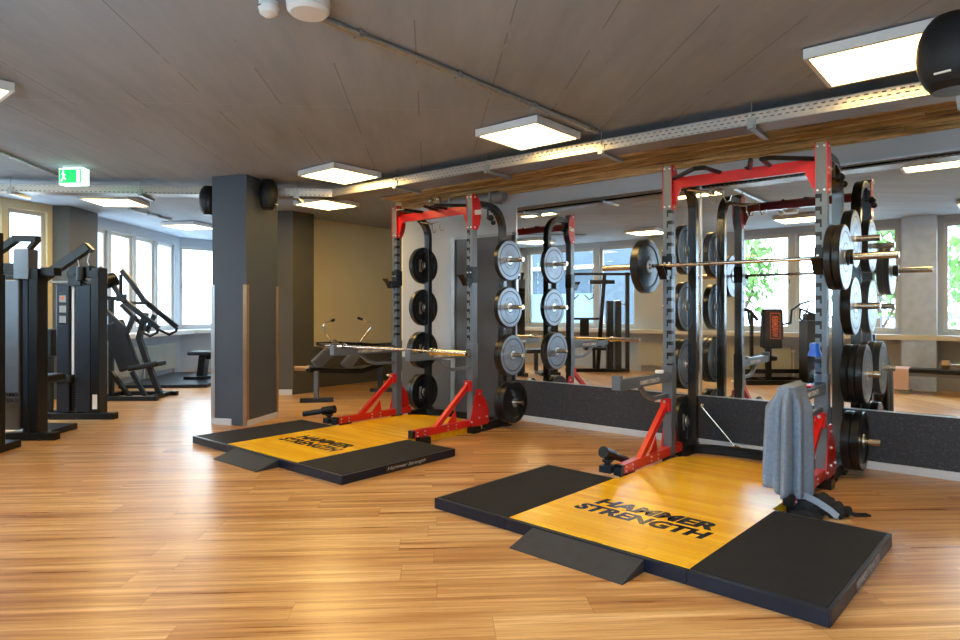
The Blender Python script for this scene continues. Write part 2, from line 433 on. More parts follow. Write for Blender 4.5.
# dark painted piers beside the recess
db = MB(); db.prism([(-8.80, 5.20), (-8.426, 5.526), (-8.47, 5.93), (-8.90, 6.02), (-9.2, 6.02)], (0, 0, 0), (1, 0, 0), (0, 1, 0), CZ)
struct(db.build('wall_pier', 'dark_paint', smooth=False))
struct(MB().bar((-8.80, 5.19, 0.04), (-8.43, 5.513, 0.04), 0.02, 0.08).build('baseboard_pier', 'skirt', smooth=False))
wl = MB(); wl.bar((-13.3, 7.6, CZ / 2), (-8.8, 5.35, CZ / 2), 0.15, CZ)
struct(wl.build('wall_far', 'wall_light', smooth=False))

# mirror wall dressing
struct(MB().box(-4.545, 3.0, WY - 0.028, WY, 0.063, 0.466).build('wall_panel', 'speckle', smooth=False))
struct(MB().box(-4.56, 3.0, WY - 0.045, WY, 0, 0.063).build('baseboard_back', 'skirt', smooth=False, bevel=0.004))
struct(MB().box(-6.5, -5.6, WY - 0.02, WY, 0, 0.64).build('trim_3', 'dark_paint', smooth=False))
bt = MB()
for k, (y0, z0, th) in enumerate([(0.03, 2.646, .028), (0.042, 2.676, .03), (0.02, 2.708, .026), (0.036, 2.736, .04), (0.10, 2.752, .026), (0.20, 2.746, .032), (0.31, 2.756, .022), (0.40, 2.750, .028)]):
    x = -6.5
    while x < 3.0:
        L = random.uniform(1.6, 3.2); e = min(3.0, x + L); j = random.uniform(-.006, .006)
        if k < 4: bt.box(x, e - .004, WY - y0 + j, WY, z0, z0 + th)
        else: bt.box(x, e - .004, WY - y0 + j, WY - y0 + .095 + j, z0 + j, CZ)
        x = e
struct(bt.build('trim_4', 'timber', smooth=False, bevel=0.003))

def mirror_panel(x0, x1, label):
    e = empty('wall_mirror', ((x0 + x1) / 2, WY, 0.47))
    hw = (x1 - x0) / 2
    MB().box(-hw, hw, -0.012, 0, 0, 2.01).build('mirror_glass', 'mirror', e, smooth=False)
    fr = MB(); fr.box(-hw - .004, -hw + .006, -0.02, 0, 0, 2.02); fr.box(hw - .006, hw + .004, -0.02, 0, 0, 2.02); fr.box(-hw, hw, -0.02, 0, 2.008, 2.022); fr.box(-hw, hw, -0.022, 0, -0.006, 0.005)
    fr.build('edge_strip', 'silver_guard', e, smooth=False)
    tag(e, label, 'mirror', 'mirror sheets along the gym wall')
mirror_panel(-4.54, -2.35, 'tall wall mirror sheet between the two racks, its left edge beside the dark door')
mirror_panel(-2.342, -0.15, 'tall wall mirror sheet directly behind the rack with the loaded barbell')
mirror_panel(-0.142, 2.05, 'tall wall mirror sheet past the right-hand rack, cut off by the picture edge')

# dark door beside the mirror
d_ = empty('door_1', (-5.03, WY, 0)); struct(d_)
MB().box(-0.44, 0.46, -0.06, 0, 0.0, 2.16).build('door_leaf', 'door_dark', d_, smooth=False, bevel=0.004)
fr = MB(); fr.box(-0.51, -0.44, -0.075, 0, 0, 2.19); fr.box(-0.44, 0.47, -0.075, 0, 2.16, 2.19); fr.build('door_frame', 'duct', d_, smooth=False, bevel=0.003)
h_ = MB(); h_.box(-0.40, -0.37, -0.068, -0.06, 0.95, 1.15); h_.tube([(-0.385, -0.06, 1.05), (-0.385, -0.11, 1.05), (-0.27, -0.11, 1.05)], 0.009); 

# free-standing pillar
pe = empty('pillar', (-6.539, 3.699, 0), 0)
A_, B_, C_ = Vector((-0.409, -0.185, 0)), Vector((0, 0, 0)), Vector((-0.293, 0.57, 0))
D_ = A_ + C_
pb = MB(); pb.prism([(A_.x, A_.y), (0, 0), (C_.x, C_.y), (D_.x, D_.y)], (0, 0, 0), (1, 0, 0), (0, 1, 0), CZ)
pb.build('column', 'pillar', pe, smooth=False, bevel=0.006)
e1 = (B_ - A_).normalized(); e2 = (C_ - B_).normalized()
def guard(pt, mtl, sx, sy):
    g = MB(); n1 = e1 * sx; n2 = e2 * sy; o = pt + e1 * (-0.006 * sx) + e2 * (-0.006 * sy)
    for (uu, vv) in ((n1, n2), (n2, n1)):
        c = o + uu * 0.022 + vv * 0.001
        g.bar(c + Vector((0, 0, 0.0)), c + Vector((0, 0, 1.56)), 0.045 if uu is n1 else 0.008, 0.008 if uu is n1 else 0.045, up=e2)
    g.build('corner_guard', mtl, pe, smooth=False)
guard(A_, 'silver_guard', 1, 1); guard(B_, 'copper', -1, 1); guard(C_, 'copper', -1, -1)
sk = MB(); a0 = A_ - e2 * 0.006 + Vector((0, 0, .035)); sk.bar(a0, a0 + e1 * 0.26, 0.012, 0.07)
c0 = B_ + e1 * 0.006 + Vector((0, 0, .03)); sk.bar(c0, c0 + e2 * 0.64, 0.012, 0.06)
sk.build('skirting', 'skirt', pe, smooth=False)
struct(pe)

# ---------------------------------------------------------------- window walls
nwin = [0]
def window_wall(name, A, B, wins, z0, z1, room_side, sill_d=0.22, mt='wall_light', trees=None, film=()):
    """A wall from A to B with openings wins=[(t0,t1)] in metres along it; room_side=+1 when the room is on the left of A->B."""
    A, B = Vector((*A, 0)), Vector((*B, 0)); L = (B - A).length; u = (B - A).normalized(); n = Vector((-u.y, u.x, 0)) * room_side
    rz = math.atan2(u.y, u.x)
    T = 0.18
    ya, yb = (-T, 0) if room_side > 0 else (0, T)
    m_ = MB(); m_.box(0, L, ya, yb, 0, z0); m_.box(0, L, ya, yb, z1, CZ)
    t = 0
    for a, b in wins: m_.box(t, a, ya, yb, z0, z1); t = b
    m_.box(t, L, ya, yb, z0, z1)
    struct(m_.build(name, mt, None, A, rz, smooth=False))
    s0, s1 = (0, sill_d) if room_side > 0 else (-sill_d, 0)
    nwin[0] += 0
    sl = MB(); sl.box(0.02, L - 0.02, s0, s1, z0 - 0.13, z0 - 0.05)
    so = sl.build('trim_sill_' + name.split('_', 1)[1], 'sill', None, A, rz, smooth=False, bevel=0.006); struct(so)
    for k, (a, b) in enumerate(wins):
        nwin[0] += 1
        e = empty('window_%d' % nwin[0], A + u * ((a + b) / 2), rz); struct(e)
        hw = (b - a) / 2; yc = -0.08 * room_side; f = 0.055
        fr = MB()
        for (x0, x1, q0, q1) in ((-hw, -hw + f, z0, z1), (hw - f, hw, z0, z1), (-hw + f, hw - f, z0, z0 + f), (-hw + f, hw - f, z1 - f, z1)):
            fr.box(x0, x1, yc - .035, yc + .035, q0, q1)
        fr.build('window_frame', 'win_frame', e, smooth=False, bevel=0.004)
        if k in film:
            mid = z0 + (z1 - z0) * 0.42
            MB().box(-hw + f, hw - f, yc - .004, yc + .004, mid, z1 - f).build('pane', 'glass', e, smooth=False)
            MB().box(-hw + f, hw - f, yc - .004, yc + .004, z0 + f, mid).build('frosted_pane', 'frosted', e, smooth=False)
        else:
            MB().box(-hw + f, hw - f, yc - .004, yc + .004, z0 + f, z1 - f).build('pane', 'glass', e, smooth=False)
        hd = MB(); yy = yc + .035 * room_side; xh = hw - f / 2
        hd.box(xh - .012, xh + .012, min(yy, yy + .012 * room_side), max(yy, yy + .012 * room_side), (z0 + z1) / 2 - .04, (z0 + z1) / 2 + .04)
        hd.tube([(xh, yy, (z0 + z1) / 2), (xh, yy + .045 * room_side, (z0 + z1) / 2), (xh, yy + .045 * room_side, (z0 + z1) / 2 - .12)], 0.008, 8)
        hd.build('window_handle', 'chrome', e)
        c = A + u * ((a + b) / 2) - n * (T + 0.02)
        # portal: local -Z must look along n
        portal(c.x, c.y, (z0 + z1) / 2, b - a, z1 - z0, math.atan2(n.x, -n.y))
# behind the camera (seen in the mirror): runs from right to left so that the room lies on its right
window_wall('wall_front', (-9.27, BY), (3.0, BY), [(-9.4 + 9.27 + .3, 1.99), (2.12, 2.98), (5.15, 6.03), (6.12, 6.95), (6.98, 7.68), (8.28, 9.3), (9.45, 10.5), (10.8, 11.8)], 0.93, 2.66, 1, 0.24, film=(0,))
window_wall('wall_left', (-10.62, 3.05), (-9.27, BY), [(0.13, .67), (.76, 1.7), (1.8, 2.7)], 0.93, 2.66, 1, 0.16, 'wall_beige')
window_wall('wall_angled', (-13.3, 6.05), (-11.05, 3.5), [(0.25, 0.95), (1.05, 1.75), (1.85, 2.55), (2.65, 3.3)], 0.93, 2.6, 1, 0.35)
window_wall('wall_end', (-13.3, 7.72), (-13.3, 6.05), [(0.1, .72), (.78, 1.66)], 0.93, 2.6, 1, 0.35)
struct(MB().bar((-10.58, 3.02, CZ / 2), (-11.1, 3.56, CZ / 2), 0.42, CZ).build('wall_column', 'dark_paint', smooth=False))
# piers between the openings behind the camera
struct(MB().box(-1.52, -1.06, BY, BY + 0.2, 0, CZ).build('wall_front_pier', 'silver_guard', smooth=False))

def radiator(x, y, rz, L, label):
    e = empty('radiator', (x, y, 0.12), rz)
    m_ = MB(); m_.box(0, L, 0, 0.07, 0, 0.5)
    n = int(L / 0.045)
    for i in range(n): m_.box(i * L / n + .008, (i + 1) * L / n - .008, 0.07, 0.082, 0.02, 0.48)
    m_.build('radiator_body', 'radiator', e, smooth=False)
    v_ = MB(); v_.cyl((L + .0, .035, .42), (L + .06, .035, .42), .022); v_.cyl((L + .03, .035, .42), (L + .03, .035, -0.12), .01); v_.build('valve', 'white_plastic', e)
    MB().box(.05, .08, .01, .06, -.12, 0).build('foot', 'radiator', e); MB().box(L - .1, L - .07, .01, .06, -.12, 0).build('foot', 'radiator', e)
    tag(e, label, 'radiator', 'radiators under the windows')
radiator(-6.2, BY + .02, 0, 1.2, 'cream ribbed radiator in the mirror, behind the cable station')
radiator(-4.3, BY + .02, 0, 1.1, 'cream ribbed radiator in the mirror, behind the bench press machine with a draped towel')
for k, (tt, lb) in enumerate([(0.35, 'cream radiator under the angled windows, farthest from the camera'), (1.75, 'cream radiator under the angled windows, beside the leaning press machine')]):
    A = Vector((-13.3, 6.05, 0)); u = (Vector((-11.05, 3.5, 0)) - A).normalized()
    p = A + u * tt + Vector((.75, .66, 0)) * .02
    radiator(p.x, p.y, math.atan2(u.y, u.x), 1.2, lb)

# ---------------------------------------------------------------- outside
struct(MB().box(-60, 40, -50, -0.9, -3.2, -3.0).build('ground', 'ground', smooth=False))
struct(MB().box(-60, -16.2, -0.9, 60, -3.2, -3.0).build('ground_far', 'ground', smooth=False))
def tree(x, y, h, r, label, seed):
    rnd = random.Random(seed); e = empty('tree', (x, y, -3.0))
    tk = MB(); tk.tube([(0, 0, 0), (.05, 0, h * .3), (-.05, .05, h * .6), (0, 0, h * .85)], .14, 8)
    for k in range(5):
        a = k * 1.3; tk.tube([(0, 0, h * (.4 + .08 * k)), (r * .5 * math.cos(a), r * .5 * math.sin(a), h * (.6 + .07 * k))], .05, 6)
    tk.build('trunk', 'bark', e)
    lf = MB()
    for k in range(900):
        a = rnd.uniform(0, 2 * PI); ph = math.acos(rnd.uniform(-1, 1)); q = r * rnd.uniform(.55, 1) * (1 + .25 * math.sin(3 * a) * math.sin(2 * ph))
        c = Vector((q * math.sin(ph) * math.cos(a), q * math.sin(ph) * math.sin(a), h * .68 + q * 1.15 * math.cos(ph)))
        s_ = rnd.uniform(.10, .2); R = Euler((rnd.uniform(0, PI), rnd.uniform(0, PI), rnd.uniform(0, PI))).to_matrix()
        lf.add([c + R @ Vector(v) * s_ for v in ((-1, 0, 0), (0, -.5, .1), (1, 0, 0), (0, .5, .1))], [(0, 1, 2, 3)])
    lf.build('crown', 'leaf', e)
    tag(e, label, 'tree', 'trees outside the windows')
for i, (x, y, h, r, lb) in enumerate([
    (-7.4, -9.5, 8.2, 1.4, 'leafy green tree outside, in the mirror left of the window mullion'),
    (-3.4, -10.5, 8.6, 1.6, 'leafy green tree outside, in the mirror just left of the grey pier'),
    (-0.4, -8.5, 7.6, 1.6, 'leafy green tree outside, in the mirror at the far right picture edge')]):
    tree(x, y, h, r, lb, i)
rl = empty('balcony_railing', (0, -1.6, 0)); tag(rl, 'grey metal balcony railing outside the windows behind the grey pier', 'railing')
r_ = MB(); r_.bar((-3.0, 0, 1.15), (1.5, 0, 1.15), .04, .04); r_.bar((-3.0, 0, .95), (1.5, 0, .95), .02, .02); r_.build('rail', 'duct', rl)
r_ = MB()
for i in range(46): r_.bar((-3 + i * .1, 0, -3.0 if i % 15 == 0 else .2), (-3 + i * .1, 0, 1.15), .012 if i % 15 else .04, .012 if i % 15 else .04)
r_.bar((-3.0, 0, .2), (1.5, 0, .2), .02, .02); r_.build('baluster', 'duct', rl)
gb = empty('dimming_building', (-12.6, -7.2, -3.0)); tag(gb, 'added blue building outside, dimming the mirrored windows behind the cable station', 'building')  # added dark facade, cuts the bright sky in the mirrored windows
MB().box(-4.2, 1.6, -5, 0, 0, 7.6).build('wall', 'dimming_wall', gb, smooth=False)
for k in range(6):
    MB().box(-3.9 + k * .88, -3.15 + k * .88, 0, .03, 3.6, 5.4).build('window', 'dimming_glass', gb, smooth=False)
m_ = MB(); m_.box(-4.2, 1.6, 0, .5, 5.7, 5.8); m_.box(-4.2, 1.6, 0, .06, 3.4, 3.5); m_.build('ledge', 'facade', gb, smooth=False)
bl = empty('apartment_building', (-30, 12, -3.0), math.radians(-50)); tag(bl, 'pale overexposed building outside the angled windows', 'building')
MB().box(-12, 12, 0, 8, 0, 8.5).build('wall', 'facade', bl, smooth=False)
for i in range(6):
    for j in range(2):
        MB().box(-10 + i * 3.5, -8.4 + i * 3.5, -.05, .02, 1.2 + j * 3.4, 3.0 + j * 3.4).build('window', 'facade_glass', bl, smooth=False)

# ---------------------------------------------------------------- ceiling fittings
def lamp(x, y, rz, label):
    e = empty('ceiling_lamp', (x, y, CZ), rz)
    f = MB(); a, b = .312, .286
    f.box(-a, a, -a, -b, -.07, -.012); f.box(-a, a, b, a, -.07, -.012); f.box(-a, -b, -b, b, -.07, -.012); f.box(b, a, -b, b, -.07, -.012); f.box(-b, b, -b, b, -.03, -.012)
    for sx in (-.2, .2): f.box(sx - .02, sx + .02, -.2, .2, -.012, 0)
    f.build('frame', 'white_plastic', e, smooth=False)
    MB().box(-b, b, -b, b, -.066, -.06).build('diffuser', 'lamp', e, smooth=False)
    tag(e, label, 'ceiling light', 'square ceiling panel lamps')
lamp(-0.655, 4.29, 0, 'square lit ceiling panel beside the black loudspeaker, nearest and largest of all')
lamp(-3.14, 4.30, 0, 'square lit ceiling panel above the gap between the two racks')
lamp(-5.60, 4.25, 0, 'square lit ceiling panel above the far rack, the higher of the close pair')
lamp(-7.28, 5.30, 0.1, 'square lit ceiling panel by the recess, the lower of the close pair')
lamp(-9.25, 3.35, 0.78, 'square lit ceiling panel half behind the tray near the exit sign')
lamp(-11.0, 5.15, 0.5, 'square lit ceiling panel closest to the far left windows')
lamp(-0.4, 0.9, 0, 'square lit ceiling panel above the camera side, out of direct view')
lamp(-2.75, 0.9, 0, 'square lit ceiling panel in the mirror above the bright windows')
lamp(-5.35, 0.9, 0, 'square lit ceiling panel in the mirror above the cable station')
lamp(-7.9, 0.9, 0, 'square lit ceiling panel over the left machines, out of direct view')

def tray(A, B, z, W, label, brackets):
    A, B = Vector((*A, z)), Vector((*B, z)); L = (B - A).length; u = (B - A).normalized(); rz = math.atan2(u.y, u.x)
    e = empty('cable_tray', A, rz)
    MB().box(0, L, 0, W, 0, 0.003).build('tray_base', 'tray_base', e, smooth=False)
    s_ = MB(); s_.box(0, L, -0.003, 0, 0, 0.085); s_.box(0, L, W, W + 0.003, 0, 0.085); s_.build('tray_side', 'tray_side', e, smooth=False)
    lp = MB(); lp.box(0, L, -0.012, 0.0, 0.083, 0.088); lp.box(0, L, W, W + 0.012, 0.083, 0.088); lp.box(0, L, -0.008, 0.0, -0.002, 0.004); lp.build('rolled_edge', 'galv', e, smooth=False)
    for t in brackets:
        b = MB(); b.box(t - .02, t + .02, -.03, W + .14, -.03, -.001); b.box(t - .03, t + .03, -.012, -.004, -.03, .05)
        b.build('bracket', 'galv', e, smooth=False)
        for yy, zz in ((-.008, .04), (W + .10, -.02)):
            MB().cyl((t, yy, zz), (t, yy, CZ - z), .004, 8).build('hanger_rod', 'galv', e)
    c = MB()
    for k in range(5):
        y = .06 + k * .05; c.tube([(x * L / 14, y + .015 * math.sin(x * 1.7 + k), .02 + .006 * (k % 2)) for x in range(15)], .008 + .002 * (k % 3), 6)
    c.build('cable', 'black', e)
    tag(e, label, 'cable tray', 'perforated cable trays below the ceiling')
tray((-6.4, 4.60), (2.9, 4.96), 2.615, 0.24, 'long galvanised perforated cable tray running above both racks along the mirror wall', [1.25, 2.49, 3.70, 4.90, 6.10, 7.25, 8.5])
tray((-9.3, 1.45), (-6.2, 4.62), 2.615, 0.20, 'galvanised perforated cable tray crossing behind the pillar past the exit sign', [0.85, 2.25, 4.0])

def conduit(p, q, r, label):
    m_ = MB(); m_.tube([p, q], r, 10)
    for k in (0.12, .4, .68, .95):
        c = Vector(p).lerp(Vector(q), k); m_.box(c.x - .025, c.x + .025, c.y - .012, c.y + .012, c.z - r - .003, CZ)
    tag(m_.build('conduit', 'galv', smooth=True), label, 'conduit')
conduit((-2.72, 1.85, CZ - .022), (-2.70, 4.66, CZ - .022), .019, 'grey steel conduit on the ceiling from the smoke detector to the cable tray')
conduit((-6.6, 1.0, CZ - .016), (-8.75, 2.92, CZ - .016), .012, 'thin pale conduit across the ceiling beside the exit sign')
conduit((-9.85, 3.75, CZ - .03), (-10.65, 4.7, CZ - .03), .022, 'dark rail under the ceiling near the far left windows')

sd = empty('smoke_detector', (-2.63, 1.81, CZ)); tag(sd, 'round white smoke detector at the top edge of the picture', 'smoke detector')
MB().lathe([(.1, 0), (.105, -.02), (.1, -.06), (.085, -.075), (.0001, -.078)], (0, 0, 0), (0, 0, 1), 32).build('housing', 'white_plastic', sd)
ms = empty('motion_sensor', (-2.80, 1.70, CZ)); tag(ms, 'small white dome sensor beside the smoke detector', 'sensor')
m_ = MB(); m_.lathe([(.045, 0), (.045, -.02), (.05, -.03), (.042, -.06), (.02, -.075), (.0001, -.078)], (0, 0, 0), (0, 0, 1), 24); m_.build('dome', 'white_plastic', ms)
m_ = MB()
for k in range(3): m_.box(-.012 + k * .009, -.007 + k * .009, -.0515, -.046, -.036, -.032)
m_.build('slot', 'black', ms)

ex = empty('exit_sign', (-7.54, 2.33, CZ), math.radians(34)); tag(ex, 'small lit white and green exit sign hanging from the ceiling', 'sign')
MB().box(-.13, .13, -.05, .05, -.2, -.03).build('light_box', 'white_sign', ex, smooth=False)
MB().box(-.1, .1, -.035, .035, -.03, 0).build('mount', 'white_plastic', ex, smooth=False)
g = MB()
for sy in (-1, 1):
    y0, y1 = (-.0525, -.05) if sy < 0 else (.05, .0525)
    g.box(-.125, .12, y0, y1, -.185, -.045)
g.build('green_field', 'green_sign', ex, smooth=False)
g = MB()
y0, y1 = -.055, -.0525
g.box(.07, .105, y0, y1, -.175, -.055)   # door
g.box(-.09, -.072, y0, y1, -.075, -.058); g.bar((-.083, -.054, -.08), (-.075, -.054, -.125), .016, .003, up=(0, 1, 0)); g.bar((-.1, -.054, -.09), (-.055, -.054, -.1), .008, .003, up=(0, 1, 0))
g.bar((-.076, -.054, -.122), (-.052, -.054, -.15), .011, .003, up=(0, 1, 0)); g.bar((-.078, -.054, -.122), (-.105, -.054, -.17), .011, .003, up=(0, 1, 0))
g.build('running_figure', 'white_sign', ex, smooth=False)

def speaker(loc, rz, hgt, wid, label, mount):
    e = empty('loudspeaker', loc, rz)
    b = MB(); n = 10
    prof = [(wid / 2 * math.sin(PI * (.06 + .88 * k / n)) ** .30, -hgt / 2 + hgt * k / n) for k in range(n + 1)]
    b.lathe([(.0001, -hgt / 2)] + prof + [(.0001, hgt / 2)], (0, 0, 0), (0, 0, 1), 28)
    b.build('cabinet', 'black', e)
    g = MB(); g.lathe([(wid / 2 * 1.01 * math.sin(PI * (.1 + .8 * k / n)) ** .30, -hgt * .42 + hgt * .84 * k / n) for k in range(n + 1)], (0, -.012, 0), (0, 0, 1), 28)
    g.build('grille', 'pad', e)
    m_ = MB(); m_.box(-.03, .03, -wid / 2 - .016, -wid / 2 - .008, -hgt * .36, -hgt * .36 + .008); m_.build('badge', 'white_print', e)
    br = MB(); br.rect(mount, .03, .012); br.build('bracket', 'black', e)
    tag(e, label, 'loudspeaker', 'black loudspeakers')
speaker((-0.235, 3.44, 2.385), math.radians(-12), .32, .27, 'large black loudspeaker at the top right corner in front of the lamp', [(.06, .09, -.02), (.30, .22, -.02), (.30, .22, .393)])
pn = -e2; 
c = B_ + pe.location + e1 * 0.125 + e2 * 0.235
speaker((c.x, c.y, 2.585), math.atan2(e1.y, e1.x) + PI / 2, .33, .20, 'black loudspeaker on the right face of the pillar, wholly in view', [(0, .05, 0), (0, .125, 0)])
c = A_ + pe.location - e1 * 0.13 + e2 * 0.12
speaker((c.x, c.y, 2.53), math.atan2(e1.y, e1.x) - PI / 2, .33, .20, 'black loudspeaker on the far left side of the pillar above the windows', [(0, .05, 0), (0, .13, 0)])

# pipework above the far rack
pp = empty('heating_pipe', (-5.75, WY - .16, 2.60)); tag(pp, 'grey insulated pipe with two chrome valves below the timber above the far rack', 'pipe')
MB().tube([(.12, 0, 0), (1.15, 0, 0)], .055, 16).build('pipe', 'duct', pp)
b = MB(); b.box(.3, .33, -.06, .16, -.06, .06); b.box(.95, .98, -.06, .16, -.06, .06); b.build('clamp', 'galv', pp)
for k in (0, .14):
    v = MB(); v.cyl((k, -.05, .06), (k, -.05, -.12), .03, 14); v.cyl((k, -.05, -.03), (k + .12, -.0, -.0), .018, 10); v.ball((k, -.05, .07), .034, 14); v.build('valve', 'chrome', pp)

# ---------------------------------------------------------------- lifting platforms
def platform(x, y, rz, label, lab2):
    W, D, H = 2.306, 1.222, 0.067; wo = 1.10; c = W / 2
    e = empty('lifting_platform', (x, y, 0), rz)
    rm = MB()
    for (a, b) in ((0, c - wo / 2), (c - wo / 2, c + wo / 2), (c + wo / 2, W)):
        rm.box(a + .001, b - .001, 0, .022, 0, H)
        rm.box(a + .001, b - .001, .022, .034, H - .006, H - .001)
    rm.box(0, .02, .022, D, 0, H); rm.box(W - .02, W, .022, D, 0, H); rm.box(.02, c - wo / 2, D - .02, D, 0, H); rm.box(c + wo / 2, W - .02, D - .02, D, 0, H)
    rm.build('rim', 'rim', e, smooth=False, bevel=0.003)
    for a, b in ((.02, c - wo / 2), (c + wo / 2, W - .02)):
        MB().box(a, b, .034, D - .02, 0.0, H + .002).build('rubber_tile', 'rubber', e, smooth=False, bevel=0.003)
    hw = .53
    poly = [(c - wo / 2, .034), (c + wo / 2, .034), (c + wo / 2, D), (c + hw, D), (c + hw, D + .86)]
    for k in range(1, 16):
        a = k / 16 * PI; poly.append((c + hw * math.cos(a), D + .86 + .30 * math.sin(a)))
    poly += [(c - hw, D + .86), (c - hw, D), (c - wo / 2, D)]
    d = MB(); d.prism(poly, (0, 0, 0), (1, 0, 0), (0, 1, 0), H + .001)
    d.build('wooden_deck', 'deck_wood', e, smooth=False)
    r = MB(); r.add([(.80, -.205, 0), (1.485, -.205, 0), (.80, 0, 0), (1.485, 0, 0), (.80, 0, H - .006), (1.485, 0, H - .006), (.80, -.205, .004), (1.485, -.205, .004)],
                    [(0, 2, 3, 1), (6, 7, 5, 4), (0, 1, 7, 6), (0, 6, 4, 2), (1, 3, 5, 7), (2, 4, 5, 3)])
    r.build('ramp', 'ramp', e, smooth=False, bevel=0.002)
    sx = .795; z = H + .0012
    lettering('HAMMER', 'black_print', e, (sx + .02, .60, z), (1, 0, 0), (0, 1, 0), .755, .135, .05, .12)
    lettering('STRENGTH', 'black_print', e, (sx - .03, .44, z), (1, 0, 0), (0, 1, 0), .83, .135, .05, .12)
    q = MB(); q.box(W, W + .0015, .42, .9, .006, .058); o = q.build('nameplate', 'black_gloss', e, smooth=False)
    lettering(lab2, 'grey_print', o, (W + .0016, .44, .016), (0, 1, 0), (0, 0, 1), .42, .034, .01, .3)
    tag(e, label, 'lifting platform', 'lifting platforms in front of the racks')
    return e
platform(-2.90, 2.948, -0.037, 'wooden lifting platform with black rubber sides, nearest, under the rack with the loaded barbell', 'HAMMER STRENGTH')
platform(-6.10, 2.891, 0.002, 'wooden lifting platform with black rubber sides, farther away beside the grey pillar', 'Hammer Strength')

